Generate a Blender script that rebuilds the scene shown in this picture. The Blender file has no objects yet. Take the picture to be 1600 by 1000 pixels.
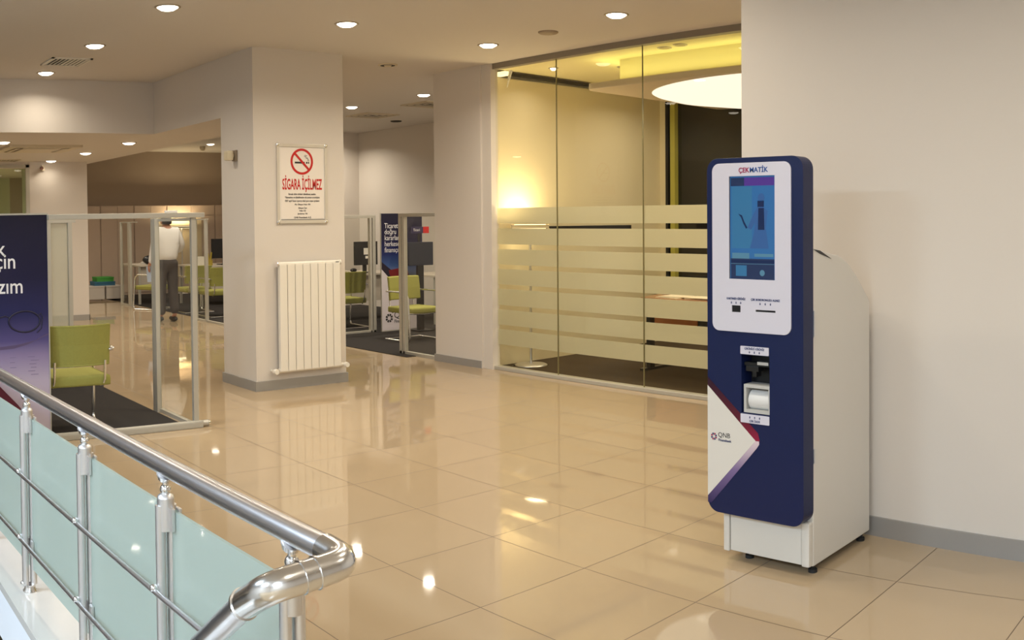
import bpy, bmesh, math, random
from mathutils import Vector, Matrix
random.seed(7)
C = bpy.context.scene.collection
SC = bpy.context.scene
R = math.radians

# ------------------------------------------------------------------ camera
# the photograph is a phone panorama (verticals parallel, level lines bowed): a cylindrical camera
FOC, CY = 1516.2054, 376.3882
YAW, PITCH, ROLL = -.8212, -.0229, -.0085
CAM = Vector((4.660, -2.4761, 1.5276))
fw = Vector((math.sin(YAW)*math.cos(PITCH), math.cos(YAW)*math.cos(PITCH), math.sin(PITCH)))
rt = Vector((math.cos(YAW), -math.sin(YAW), 0))
up = rt.cross(fw)
rt2 = rt*math.cos(ROLL)+up*math.sin(ROLL)
up2 = -rt*math.sin(ROLL)+up*math.cos(ROLL)
cd = bpy.data.cameras.new('camera')
cam = bpy.data.objects.new('camera', cd); C.objects.link(cam)
cam.matrix_world = Matrix(((rt2.x, up2.x, -fw.x, CAM.x), (rt2.y, up2.y, -fw.y, CAM.y), (rt2.z, up2.z, -fw.z, CAM.z), (0, 0, 0, 1)))
cd.type = 'PANO'; cd.panorama_type = 'CENTRAL_CYLINDRICAL'
cd.central_cylindrical_radius = 1.0
cd.central_cylindrical_range_u_min = -800/FOC
cd.central_cylindrical_range_u_max = 800/FOC
cd.central_cylindrical_range_v_min = -(1000-CY)/FOC
cd.central_cylindrical_range_v_max = CY/FOC
cd.clip_start = .05
SC.camera = cam
# ------------------------------------------------------------------ world, exposure
w = bpy.data.worlds.new('night'); SC.world = w; w.use_nodes = True
w.node_tree.nodes['Background'].inputs[0].default_value = (.35, .45, .7, 1)
w.node_tree.nodes['Background'].inputs[1].default_value = .02
SC.view_settings.view_transform = 'Standard'
SC.view_settings.look = 'None'
SC.view_settings.gamma = 1
SC.view_settings.use_curve_mapping = False
SC.view_settings.exposure = 0.0
WARM = (1.0, .90, .74)
COOL = (.68, .84, 1.0)

def area(name, loc, size, power, col, rot=(0, 0, 0), shape='DISK', sy=None, spread=180, parent=None):
    l = bpy.data.lights.new(name, 'AREA'); l.shape = shape; l.size = size
    if sy: l.size_y = sy
    l.energy = power; l.color = col; l.spread = R(spread)
    o = bpy.data.objects.new(name, l); C.objects.link(o); o.location = loc; o.rotation_euler = rot
    if parent:
        o.parent = parent; o.location = Vector(loc)-offs(parent)
    return o

# ------------------------------------------------------------------ materials
def nodes(name):
    m = bpy.data.materials.new(name); m.use_nodes = True
    nt = m.node_tree; b = nt.nodes['Principled BSDF']
    return m, nt, b
def mat(name, col, rough=.5, metal=0, spec=.5, noise=0, nscale=40, bump=0, coat=0, bscale=200):
    m, nt, b = nodes(name)
    b.inputs['Base Color'].default_value = (*col, 1); b.inputs['Roughness'].default_value = rough
    b.inputs['Metallic'].default_value = metal; b.inputs['Specular IOR Level'].default_value = spec
    b.inputs['Coat Weight'].default_value = coat
    if noise or bump:
        tc = nt.nodes.new('ShaderNodeTexCoord')
    if noise:
        n = nt.nodes.new('ShaderNodeTexNoise'); n.inputs['Scale'].default_value = nscale; n.inputs['Detail'].default_value = 4
        nt.links.new(tc.outputs['Object'], n.inputs['Vector'])
        mr = nt.nodes.new('ShaderNodeMapRange'); mr.inputs['To Min'].default_value = 1-noise; mr.inputs['To Max'].default_value = 1+noise
        nt.links.new(n.outputs['Fac'], mr.inputs['Value'])
        vm = nt.nodes.new('ShaderNodeVectorMath'); vm.operation = 'SCALE'; vm.inputs[0].default_value = col
        nt.links.new(mr.outputs[0], vm.inputs['Scale']); nt.links.new(vm.outputs[0], b.inputs['Base Color'])
    if bump:
        n2 = nt.nodes.new('ShaderNodeTexNoise'); n2.inputs['Scale'].default_value = bscale; n2.inputs['Detail'].default_value = 3
        nt.links.new(tc.outputs['Object'], n2.inputs['Vector'])
        bp = nt.nodes.new('ShaderNodeBump'); bp.inputs['Strength'].default_value = bump; bp.inputs['Distance'].default_value = .004
        nt.links.new(n2.outputs['Fac'], bp.inputs['Height']); nt.links.new(bp.outputs[0], b.inputs['Normal'])
    return m
def emit(name, col, s):
    m, nt, b = nodes(name)
    b.inputs['Base Color'].default_value = (*[min(1, c) for c in col], 1)
    b.inputs['Emission Color'].default_value = (*col, 1); b.inputs['Emission Strength'].default_value = s
    b.inputs['Roughness'].default_value = .4
    return m
def pane(name, tint=(1, 1, 1), base=.04, rough=0.0):
    m = bpy.data.materials.new(name); m.use_nodes = True; nt = m.node_tree; nt.nodes.clear()
    o = nt.nodes.new('ShaderNodeOutputMaterial'); t = nt.nodes.new('ShaderNodeBsdfTransparent'); t.inputs[0].default_value = (*tint, 1)
    g = nt.nodes.new('ShaderNodeBsdfGlossy'); g.inputs['Roughness'].default_value = rough
    lw = nt.nodes.new('ShaderNodeFresnel'); lw.inputs['IOR'].default_value = 1.45
    mx = nt.nodes.new('ShaderNodeMixShader')
    geo = nt.nodes.new('ShaderNodeNewGeometry')       # inner faces do not reflect a second time
    inv = nt.nodes.new('ShaderNodeMath'); inv.operation = 'SUBTRACT'; inv.inputs[0].default_value = 1
    mul = nt.nodes.new('ShaderNodeMath'); mul.operation = 'MULTIPLY'
    nt.links.new(geo.outputs['Backfacing'], inv.inputs[1]); nt.links.new(lw.outputs[0], mul.inputs[0]); nt.links.new(inv.outputs[0], mul.inputs[1])
    nt.links.new(mul.outputs[0], mx.inputs[0]); nt.links.new(t.outputs[0], mx.inputs[1]); nt.links.new(g.outputs[0], mx.inputs[2])
    nt.links.new(mx.outputs[0], o.inputs[0])
    return m
def film(name, col, trans, tl=.5, gloss=.06):
    m = bpy.data.materials.new(name); m.use_nodes = True; nt = m.node_tree; nt.nodes.clear()
    o = nt.nodes.new('ShaderNodeOutputMaterial'); t = nt.nodes.new('ShaderNodeBsdfTransparent')
    d = nt.nodes.new('ShaderNodeBsdfDiffuse'); d.inputs[0].default_value = (*col, 1)
    s = nt.nodes.new('ShaderNodeBsdfTranslucent'); s.inputs[0].default_value = (*col, 1)
    g = nt.nodes.new('ShaderNodeBsdfGlossy'); g.inputs['Roughness'].default_value = .08
    m1 = nt.nodes.new('ShaderNodeMixShader'); m1.inputs[0].default_value = tl
    m2 = nt.nodes.new('ShaderNodeMixShader'); m2.inputs[0].default_value = trans
    m3 = nt.nodes.new('ShaderNodeMixShader'); m3.inputs[0].default_value = gloss
    L = nt.links.new
    L(d.outputs[0], m1.inputs[1]); L(s.outputs[0], m1.inputs[2]); L(m1.outputs[0], m2.inputs[1]); L(t.outputs[0], m2.inputs[2])
    L(m2.outputs[0], m3.inputs[1]); L(g.outputs[0], m3.inputs[2]); L(m3.outputs[0], o.inputs[0])
    return m
def ramp_mat(name, stops, axis=2, rough=.4, z0=0, z1=1, spec=.4):
    m, nt, b = nodes(name)
    tc = nt.nodes.new('ShaderNodeTexCoord'); sp = nt.nodes.new('ShaderNodeSeparateXYZ'); mr = nt.nodes.new('ShaderNodeMapRange')
    cr = nt.nodes.new('ShaderNodeValToRGB')
    mr.inputs['From Min'].default_value = z0; mr.inputs['From Max'].default_value = z1
    nt.links.new(tc.outputs['Object'], sp.inputs[0]); nt.links.new(sp.outputs[axis], mr.inputs['Value']); nt.links.new(mr.outputs[0], cr.inputs[0])
    e = cr.color_ramp.elements
    while len(e) < len(stops): e.new(.5)
    for el, (p, c) in zip(e, stops): el.position = p; el.color = (*c, 1)
    nt.links.new(cr.outputs[0], b.inputs['Base Color']); b.inputs['Roughness'].default_value = rough; b.inputs['Specular IOR Level'].default_value = spec
    return m
def s2l(r, g, b):
    f = lambda v: (v/255/12.92) if v/255 <= .04045 else ((v/255+.055)/1.055)**2.4
    return (f(r), f(g), f(b))

def tile_mat():
    m, nt, b = nodes('polished_beige_tiles')
    N = nt.nodes.new; L = nt.links.new
    tc = N('ShaderNodeTexCoord'); sp = N('ShaderNodeSeparateXYZ'); L(tc.outputs['Object'], sp.inputs[0])
    def mth(op, a, bb=None, c=None):
        n = N('ShaderNodeMath'); n.operation = op
        for i, v in enumerate((a, bb, c)):
            if v is None: continue
            if isinstance(v, (int, float)): n.inputs[i].default_value = v
            else: L(v, n.inputs[i])
        return n.outputs[0]
    ds = []; fl = []
    for k in (0, 1):
        q = mth('DIVIDE', sp.outputs[k], .6)
        fl.append(mth('FLOOR', q))
        ds.append(mth('ABSOLUTE', mth('SUBTRACT', mth('FRACT', mth('ADD', q, .5)), .5)))
    d = mth('MINIMUM', ds[0], ds[1])
    line = mth('LESS_THAN', d, .0036)
    cb = N('ShaderNodeCombineXYZ'); L(fl[0], cb.inputs[0]); L(fl[1], cb.inputs[1])
    wn = N('ShaderNodeTexWhiteNoise'); wn.noise_dimensions = '3D'; L(cb.outputs[0], wn.inputs['Vector'])
    nz = N('ShaderNodeTexNoise'); nz.inputs['Scale'].default_value = 1.5; nz.inputs['Detail'].default_value = 6; L(tc.outputs['Object'], nz.inputs['Vector'])
    var = mth('ADD', mth('MULTIPLY', mth('SUBTRACT', wn.outputs['Value'], .5), .05), mth('MULTIPLY', mth('SUBTRACT', nz.outputs['Fac'], .5), .06))
    sc = mth('ADD', var, 1)
    vm = N('ShaderNodeVectorMath'); vm.operation = 'SCALE'; vm.inputs[0].default_value = TILE; L(sc, vm.inputs['Scale'])
    mx = N('ShaderNodeMix'); mx.data_type = 'RGBA'; L(line, mx.inputs[0]); L(vm.outputs[0], mx.inputs[6]); mx.inputs[7].default_value = (.13, .085, .05, 1)
    L(mx.outputs[2], b.inputs['Base Color'])
    L(mth('ADD', mth('MULTIPLY', line, .5), .035), b.inputs['Roughness'])
    b.inputs['IOR'].default_value = 1.5
    # each tile leans a hair differently, so reflections break at the joints
    sx = N('ShaderNodeVectorMath'); sx.operation = 'SUBTRACT'; L(wn.outputs['Color'], sx.inputs[0]); sx.inputs[1].default_value = (.5, .5, .5)
    s2 = N('ShaderNodeVectorMath'); s2.operation = 'SCALE'; L(sx.outputs[0], s2.inputs[0]); s2.inputs['Scale'].default_value = .003
    ad = N('ShaderNodeVectorMath'); ad.operation = 'ADD'; L(s2.outputs[0], ad.inputs[0])
    ge = N('ShaderNodeNewGeometry'); L(ge.outputs['Normal'], ad.inputs[1])
    nm = N('ShaderNodeVectorMath'); nm.operation = 'NORMALIZE'; L(ad.outputs[0], nm.inputs[0]); L(nm.outputs[0], b.inputs['Normal'])
    return m
TILE = (.43, .325, .205)
M = {}
M['tile'] = tile_mat()
M['wall'] = mat('warm_white_paint', (.66, .60, .535), .7, spec=.2, bump=.05, bscale=300)
M['ceil'] = mat('ceiling_paint', (.66, .61, .555), .85, spec=.1)
M['wall_office'] = mat('office_wall_paint', (.60, .53, .455), .7, spec=.2)
M['wall_yellow'] = mat('cream_yellow_wall_paint', (.70, .61, .41), .6, spec=.3)
M['ceil_yellow'] = mat('cream_ceiling_paint', (.72, .64, .36), .8, spec=.1)
M['drop'] = mat('canopy_paint', (.62, .52, .38), .6, spec=.2)
M['base'] = mat('brushed_grey_skirting', (.36, .345, .325), .42, metal=.35)
M['carpet'] = mat('dark_grey_carpet', (.040, .036, .034), 1, spec=.05, noise=.35, nscale=160, bump=.5, bscale=350)
M['carpet2'] = mat('dark_brown_carpet', (.075, .055, .036), 1, spec=.05, noise=.3, nscale=160)
M['cab'] = mat('peach_beech_laminate', (.50, .385, .30), .5, noise=.05, nscale=6)
M['cabgap'] = mat('dark_joint', (.03, .02, .015), .8)
M['alu'] = mat('satin_aluminium', (.50, .475, .41), .42, metal=.35)
M['aludark'] = mat('header_channel', (.26, .22, .17), .5, metal=.2)
M['steel'] = mat('polished_stainless_steel', (.86, .86, .90), .30, metal=1)
M['brushed'] = mat('brushed_stainless_steel', (.74, .73, .73), .42, metal=1)
M['chrome'] = mat('chrome', (.8, .8, .8), .2, metal=1)
M['glass'] = pane('clear_glass', (.985, .985, .96))
M['glass_y'] = pane('clear_glass_panel', (.97, .97, .93))
M['glass_green'] = pane('greenish_glass', (.86, .93, .82))
M['edge'] = mat('glass_edge', (.22, .19, .09), .3)
M['frost'] = film('frosted_film', (.80, .76, .60), .10, .52, .05)
M['mint'] = film('mint_frosted_glass', (.56, .66, .615), .24, .40, .07)
M['navy'] = mat('navy_powder_coat', (.0045, .011, .062), .38, spec=.35)
M['kwhite'] = mat('white_powder_coat', (.70, .665, .605), .35, noise=.0)
M['kface'] = mat('white_acrylic_face', (.64, .62, .70), .25, coat=.3)
M['black'] = mat('black_plastic', (.008, .008, .009), .35)
M['rubber'] = mat('black_rubber', (.015, .015, .015), .7)
M['pocket'] = mat('grey_white_plastic', (.50, .49, .46), .45)
M['roller'] = mat('white_roller', (.72, .71, .69), .4)
M['rad'] = mat('radiator_enamel', (.80, .75, .66), .28, coat=.3)
M['paper'] = mat('white_paper', (.80, .76, .70), .6)
M['paper2'] = mat('cream_paper', (.70, .62, .5), .7)
M['red'] = mat('print_red', s2l(190, 22, 20), .5)
M['blackink'] = mat('print_black', (.02, .018, .018), .6)
M['navyink'] = mat('print_navy', (.02, .03, .12), .6)
M['magink'] = mat('print_magenta', s2l(150, 10, 70), .5)
M['blueink'] = mat('print_blue', s2l(20, 70, 140), .5)
M['white_ink'] = mat('print_white', (.82, .80, .80), .5)
M['green'] = mat('lime_green_fabric', s2l(148, 146, 78), .85, spec=.2, noise=.08, nscale=60, bump=.2, bscale=500)
M['whitep'] = mat('white_plastic', (.72, .68, .6), .5)
M['cream'] = mat('cream_plastic', (.62, .53, .38), .5)
M['grille'] = mat('dark_grille', (.03, .024, .018), .7)
M['trimring'] = mat('lamp_trim_ring', (.42, .36, .28), .4, metal=.5)
M['bulb'] = emit('downlight_glow', (1, .90, .74), 9)
M['bulboff'] = mat('unlit_spot', (.30, .23, .12), .5)
M['dome'] = emit('glowing_dome', (1, .91, .76), 1.2); M['dome'].node_tree.nodes['Principled BSDF'].inputs['Base Color'].default_value = (.12, .10, .08, 1)
M['tube'] = emit('lamp_tube_glow', (1, .84, .52), 2.5)
M['coolpanel'] = emit('fill_panel_glow', (.85, .93, 1), 5)
M['wood'] = mat('reddish_wood_veneer', (.33, .15, .075), .25, noise=.2, nscale=8, coat=.3)
M['orange'] = mat('orange_wood_panel', (.42, .15, .05), .5)
M['deskl'] = mat('light_grey_laminate', (.50, .44, .36), .5)
M['screenoff'] = mat('monitor_black', (.010, .010, .012), .25)
M['hair'] = mat('dark_grey_hair', (.035, .035, .04), .8)
M['skin'] = mat('skin', (.45, .22, .14), .6)
M['shirt'] = mat('white_shirt_cotton', (.80, .78, .76), .8, bump=.3, bscale=25)
M['trous'] = mat('dark_grey_trousers', (.045, .036, .034), .85)
M['shoe'] = mat('black_shoe_leather', (.012, .01, .01), .4)
M['marble'] = mat('white_marble', (.66, .63, .585), .12, noise=.06, nscale=5)
M['fascia'] = mat('white_painted_slab_edge', (.80, .82, .86), .5)
M['nightglass'] = mat('night_window_glass', (.012, .011, .010), .06, spec=.6)
M['yframe'] = mat('yellow_window_frame', (.42, .38, .07), .5)
M['brownf'] = mat('lower_floor_brown', (.24, .17, .10), .4)
M['bluebox'] = mat('blue_card', (.03, .12, .20), .6)
M['greenbox'] = mat('green_card', (.05, .27, .04), .6)
M['whiteboxm'] = mat('pale_card', (.50, .46, .42), .7)

# ------------------------------------------------------------------ mesh helpers
OFF = {}
def offs(o):
    v = Vector((0, 0, 0)); k = o
    while k is not None: v += OFF.get(k.name, Vector((0, 0, 0))); k = k.parent
    return v
class MB:
    def __init__(s): s.bm = bmesh.new(); s.mi = 0
    def _m(s, faces):
        for f in faces: f.material_index = s.mi
    def box(s, x0, x1, y0, y1, z0, z1, bev=0):
        g = bmesh.ops.create_cube(s.bm, size=1)
        for v in g['verts']: v.co = Vector((x0+(v.co.x+.5)*(x1-x0), y0+(v.co.y+.5)*(y1-y0), z0+(v.co.z+.5)*(z1-z0)))
        fs = set(f for v in g['verts'] for f in v.link_faces); s._m(fs)
        if bev:
            es = list(set(e for v in g['verts'] for e in v.link_edges))
            r = bmesh.ops.bevel(s.bm, geom=es, offset=bev, segments=2, affect='EDGES', profile=.7); s._m(r['faces'])
        return s
    def obox(s, p, q, w, h, bev=0):      # a bar from p to q, width w across (level), height h
        p, q = Vector(p), Vector(q); d = (q-p); L = d.length; d.normalize()
        side = d.cross(Vector((0, 0, 1)));
        if side.length < 1e-4: side = Vector((1, 0, 0))
        side.normalize(); u = side.cross(d)
        g = bmesh.ops.create_cube(s.bm, size=1)
        for v in g['verts']: v.co = p+d*((v.co.x+.5)*L)+side*(v.co.y*w)+u*(v.co.z*h)
        fs = set(f for v in g['verts'] for f in v.link_faces); s._m(fs)
        if bev:
            es = list(set(e for v in g['verts'] for e in v.link_edges))
            r = bmesh.ops.bevel(s.bm, geom=es, offset=bev, segments=2, affect='EDGES'); s._m(r['faces'])
        return s
    def prism(s, pts, d):                # planar polygon pts (3-D) swept by vector d
        d = Vector(d); vs = [s.bm.verts.new(Vector(p)) for p in pts]; n = len(vs)
        ws = [s.bm.verts.new(Vector(p)+d) for p in pts]
        fs = [s.bm.faces.new(vs), s.bm.faces.new(ws[::-1])]
        for i in range(n): fs.append(s.bm.faces.new((vs[i], ws[i], ws[(i+1) % n], vs[(i+1) % n])))
        s._m(fs); return s
    def holed(s, outer, holes, d):
        d = Vector(d); es = []
        for loop in [outer]+holes:
            vs = [s.bm.verts.new(Vector(p)) for p in loop]
            es += [s.bm.edges.new((vs[i], vs[(i+1) % len(vs)])) for i in range(len(vs))]
        r = bmesh.ops.triangle_fill(s.bm, use_beauty=True, use_dissolve=False, edges=es)
        fs = [g for g in r['geom'] if isinstance(g, bmesh.types.BMFace)]
        e = bmesh.ops.extrude_face_region(s.bm, geom=fs, use_keep_orig=True)
        for v in e['geom']:
            if isinstance(v, bmesh.types.BMVert): v.co += d
        return s
    def cyl(s, p, q, r, r2=None, seg=20, caps=True):
        p, q = Vector(p), Vector(q); d = (q-p).normalized(); r2 = r if r2 is None else r2
        a = d.orthogonal().normalized(); b = d.cross(a)
        A = [s.bm.verts.new(p+(a*math.cos(t)+b*math.sin(t))*r) for t in [2*math.pi*i/seg for i in range(seg)]]
        B = [s.bm.verts.new(q+(a*math.cos(t)+b*math.sin(t))*r2) for t in [2*math.pi*i/seg for i in range(seg)]]
        fs = [s.bm.faces.new((A[i], A[(i+1) % seg], B[(i+1) % seg], B[i])) for i in range(seg)]
        for f in fs: f.smooth = True
        if caps: fs += [s.bm.faces.new(A[::-1]), s.bm.faces.new(B)]
        s._m(fs); return s
    def lathe(s, prof, c, seg=28, sx=1, sy=1, power=2):    # prof: (r, z); c centre
        c = Vector(c); rings = []
        for r, z in prof:
            ring = []
            for i in range(seg):
                t = 2*math.pi*i/seg; ct, st = math.cos(t), math.sin(t)
                ct = math.copysign(abs(ct)**(2/power), ct); st = math.copysign(abs(st)**(2/power), st)
                ring.append(s.bm.verts.new(c+Vector((r*ct*sx, r*st*sy, z))))
            rings.append(ring)
        fs = []
        for A, B in zip(rings, rings[1:]):
            for i in range(seg): fs.append(s.bm.faces.new((A[i], A[(i+1) % seg], B[(i+1) % seg], B[i])))
        for f in fs: f.smooth = True
        fs += [s.bm.faces.new(rings[0][::-1]), s.bm.faces.new(rings[-1])]
        s._m(fs); return s
    def tube(s, path, r, seg=14, closed=False, fillet=0):
        P = [Vector(p) for p in path]
        if fillet: P = rounded(P, fillet)
        n = len(P); rings = []; a = None
        for i in range(n):
            if closed: t = (P[(i+1) % n]-P[i-1]).normalized()
            else: t = (P[min(i+1, n-1)]-P[max(i-1, 0)]).normalized()
            a = t.orthogonal().normalized() if a is None else (a-t*a.dot(t)).normalized()
            b = t.cross(a)
            rings.append([s.bm.verts.new(P[i]+(a*math.cos(k)+b*math.sin(k))*r) for k in [2*math.pi*j/seg for j in range(seg)]])
        fs = []
        for i in range(n if closed else n-1):
            A, B = rings[i], rings[(i+1) % n]
            for j in range(seg): fs.append(s.bm.faces.new((A[j], A[(j+1) % seg], B[(j+1) % seg], B[j])))
        for f in fs: f.smooth = True
        if not closed: fs += [s.bm.faces.new(rings[0][::-1]), s.bm.faces.new(rings[-1])]
        s._m(fs); return s
    def ball(s, c, r, sx=1, sy=1, sz=1, seg=16):
        g = bmesh.ops.create_uvsphere(s.bm, u_segments=seg, v_segments=max(8, seg//2), radius=1)
        for v in g['verts']: v.co = Vector(c)+Vector((v.co.x*r*sx, v.co.y*r*sy, v.co.z*r*sz))
        fs = set(f for v in g['verts'] for f in v.link_faces)
        for f in fs: f.smooth = True
        s._m(fs); return s
    def build(s, name, mats, parent=None, bevel=0):
        bmesh.ops.recalc_face_normals(s.bm, faces=s.bm.faces[:])
        for e in s.bm.edges:
            if len(e.link_faces) == 2 and e.link_faces[0].smooth != e.link_faces[1].smooth: e.smooth = False
        me = bpy.data.meshes.new(name)
        if parent is not None:
            o0 = offs(parent); bmesh.ops.translate(s.bm, verts=s.bm.verts[:], vec=-o0)
        s.bm.to_mesh(me); s.bm.free()
        for m in (mats if isinstance(mats, (list, tuple)) else [mats]): me.materials.append(m)
        o = bpy.data.objects.new(name, me); C.objects.link(o)
        if parent is not None: o.parent = parent
        if bevel:
            b = o.modifiers.new('bevel', 'BEVEL'); b.width = bevel; b.segments = 3; b.limit_method = 'ANGLE'; b.angle_limit = R(40)
        return o
def rounded(P, r, k=6):
    out = [P[0]]
    for i in range(1, len(P)-1):
        a, b, c = P[i-1], P[i], P[i+1]
        d1 = (a-b); d2 = (c-b); rr = min(r, d1.length*.49, d2.length*.49); p = b+d1.normalized()*rr; q = b+d2.normalized()*rr
        for j in range(k+1):
            t = j/k; out.append(p*(1-t)**2+b*2*t*(1-t)+q*t*t)
    out.append(P[-1]); return out
def rrect(x0, x1, z0, z1, r, k=8, corners=(1, 1, 1, 1)):   # 2-D outline, ccw from lower left
    out = []
    for n, (cx, cz, a0, sx, sz) in enumerate(((x0+r, z0+r, 180, x0, z0), (x1-r, z0+r, 270, x1, z0), (x1-r, z1-r, 0, x1, z1), (x0+r, z1-r, 90, x0, z1))):
        if not corners[n]: out.append((sx, sz)); continue
        for j in range(k+1):
            t = R(a0+90*j/k); out.append((cx+r*math.cos(t), cz+r*math.sin(t)))
    return out
def XZ(pts, y): return [(a, y, b) for a, b in pts]
def YZ(pts, x): return [(x, a, b) for a, b in pts]

def tag(o, label, cat, group=None, kind=None):
    o['label'] = label; o['category'] = cat
    if group: o['group'] = group
    if kind: o['kind'] = kind
    return o
def thing(name, loc, label, cat, group=None, rz=0):
    o = bpy.data.objects.new(name, None); C.objects.link(o); o.location = loc; o.rotation_euler = (0, 0, rz)
    o.empty_display_size = .1
    OFF[o.name] = Vector(loc); return tag(o, label, cat, group)
def struct(name, mb, m, bevel=0):
    o = mb.build(name, m, None, bevel); o['kind'] = 'structure'; return o
def text(name, s, size, loc, rot, m, parent, align='LEFT', sx=1, bold=0, ext=.0004, space=1):
    cu = bpy.data.curves.new(name, 'FONT'); cu.body = s; cu.size = size; cu.align_x = align; cu.extrude = ext; cu.offset = bold
    cu.space_character = space; cu.resolution_u = 3
    t = bpy.data.objects.new(name, cu); C.objects.link(t)
    bpy.context.view_layer.update()
    me = bpy.data.meshes.new_from_object(t.evaluated_get(bpy.context.evaluated_depsgraph_get()))
    C.objects.unlink(t); bpy.data.objects.remove(t)
    mt = Matrix.Translation(Vector(loc)-(offs(parent) if parent else Vector())) @ (Matrix.Rotation(rot[2], 4, 'Z') @ Matrix.Rotation(rot[0], 4, 'X')) @ Matrix.Diagonal((sx, 1, 1, 1))
    me.transform(mt); me.materials.clear(); me.materials.append(m)
    o = bpy.data.objects.new(name, me); C.objects.link(o)
    if parent: o.parent = parent
    return o
FY = (R(90), 0, 0)         # text facing -y
FX = (R(90), 0, R(90))     # text facing +x
def join_texts(name, parent, items, m):
    obs = [text(name, *it, m, parent, **kw) for it, kw in items]
    bm = bmesh.new()
    for o in obs: bm.from_mesh(o.data)
    base = obs[0]; bm.to_mesh(base.data); bm.free()
    for o in obs[1:]: bpy.data.objects.remove(o)
    base.name = name
    return base

# ------------------------------------------------------------------ structure
CZ, LZ = 3.09, 2.52
EX = -1.52           # railing line in y: the stairwell opens beyond it
MB_ = MB
# upper floor: everything but the stairwell (x < 3.2, y < -1.58)
m = MB(); m.box(-15.3, 7.2, -1.57, 7.5, -.22, 0); m.box(3.25, 7.2, -7.2, -1.57, -.22, 0); m.box(-15.3, -3.2, -7.2, -1.57, -.22, 0)
struct('floor', m, M['tile'])
m = MB(); m.box(-3.2, 3.25, -1.595, -1.565, -.028, .006); struct('trim_1', m, M['marble'])
m = MB(); m.box(-3.2, 3.25, -1.565, -1.30, 0, .006); struct('trim_2', m, M['marble'])
m = MB(); m.box(-3.2, 3.25, -1.59, -1.571, -.24, -.028); struct('trim_3', m, M['fascia'])
m = MB(); m.box(-15.3, 7.2, -7.2, 7.5, -3.4, -3.3); struct('floor_lower', m, M['brownf'])
m = MB(); m.box(-15.3, -3.95, 3.93, 7.4, 0, .006); m.box(-3.95, -2.95, 4.08, 7.4, 0, .006); struct('floor_carpet', m, M['carpet'])
m = MB(); m.box(-4.15, -1.97, -4.0, .42, 0, .006); struct('floor_carpet_booth', m, M['carpet'])
m = MB(); m.box(-2.8, 1.84, 4.10, 7.2, 0, .006); struct('floor_carpet_meeting', m, M['carpet2'])
# ceilings
m = MB(); m.box(-5.4, 7.2, -7.2, 1.57, CZ, CZ+.15); m.box(-3.69, 7.2, 1.57, 4.08, CZ, CZ+.15); m.box(-15.3, -3.69, 2.45, 7.5, CZ, CZ+.15); m.box(-3.69, -2.78, 4.08, 7.5, CZ, CZ+.15)
struct('ceiling', m, M['ceil'])
m = MB(); m.box(-2.78, 1.9, 4.16, 7.2, 3.06, CZ+.1); struct('ceiling_meeting', m, M['ceil_yellow'])
m = MB(); m.box(-15.3, -5.4, -7.2, 2.45, LZ, CZ+.15); struct('ceiling_low', m, M['wall'])
m = MB(); m.box(-5.4, -3.69, 1.57, 2.45, LZ, CZ+.15); struct('trim_beam', m, M['wall'])
# walls
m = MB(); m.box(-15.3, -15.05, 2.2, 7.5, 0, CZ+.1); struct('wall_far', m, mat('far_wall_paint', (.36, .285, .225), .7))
m = MB(); m.box(-10.4, -10.05, -7.2, .5, 0, LZ); m.box(-10.4, -10.05, 1.30, 2.28, 0, LZ); m.box(-10.4, -10.05, .5, 1.30, 2.42, LZ)
struct('wall_west', m, M['wall'])
m = MB(); m.box(-10.07, -10.03, 1.27, 1.33, 0, 2.47); m.box(-10.07, -10.03, .5, 1.33, 2.43, 2.47); m.box(-10.07, -10.03, .5, .53, 0, 2.47); struct('window_1', m, M['alu'])
m = MB(); m.box(-10.2, -10.19, .5, 1.30, 0, 2.42); struct('window_1_glass', m, M['glass_green'])
m = MB(); m.box(-12.9, -10.4, -1.2, -1.1, 0, LZ); m.box(-15.2, -15.05, -7, 2.2, 0, LZ); struct('wall_green_office', m, mat('green_office_wall', (.50, .50, .36), .7))
m = MB(); m.box(-15.3, -2.9, 7.3, 7.5, 0, CZ+.1); m.box(-10.3, -9.86, 6.95, 7.3, 0, CZ); struct('wall_back', m, M['wall'])
m = MB(); m.box(-2.95, -2.85, 4.1, 7.4, 0, CZ+.1); struct('wall_divider', m, M['wall'])
m = MB(); m.box(-2.85, -2.78, 4.12, 7.0, 0, 2.985); struct('wall_meeting_left', m, M['wall_yellow'])
m = MB(); m.box(-2.85, 1.9, 6.95, 7.15, 0, .55); m.box(-2.85, 1.9, 6.95, 7.15, 2.95, 3.1); m.box(-2.85, -2.70, 6.95, 7.15, .55, 2.95); struct('wall_meeting_back', m, M['wall_yellow'])
m = MB(); m.box(-2.70, 1.84, 7.03, 7.06, .55, 2.95); struct('window_2', m, M['nightglass'])
m = MB(); m.box(-2.63, -2.56, 6.96, 7.03, .55, 2.95); m.box(-1.2, -1.13, 6.96, 7.03, .55, 2.95); struct('trim_window_post', m, M['yframe'])
m = MB(); m.box(-2.70, -2.66, 6.955, 7.03, .55, 2.95); struct('trim_window_edge', m, M['black'])
m = MB(); m.box(-3.55, -2.79, 4.03, 4.30, 0, CZ); struct('wall_column_right', m, M['wall'])
m = MB(); m.box(-2.79, -2.655, 4.055, 4.15, 0, CZ); struct('trim_jamb', m, M['wall'])
m = MB(); m.box(-3.69, -3.03, 1.57, 2.53, 0, CZ); struct('wall_column_middle', m, M['wall'])
def wy(x): return 1.70-.10*(x-2.66)
m = MB(); m.prism([(1.845, wy(1.845), 0), (7.2, wy(7.2), 0), (7.2, 7.4, 0), (1.845, 7.4, 0)], (0, 0, CZ+.1)); struct('wall_right', m, M['wall'])
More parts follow.
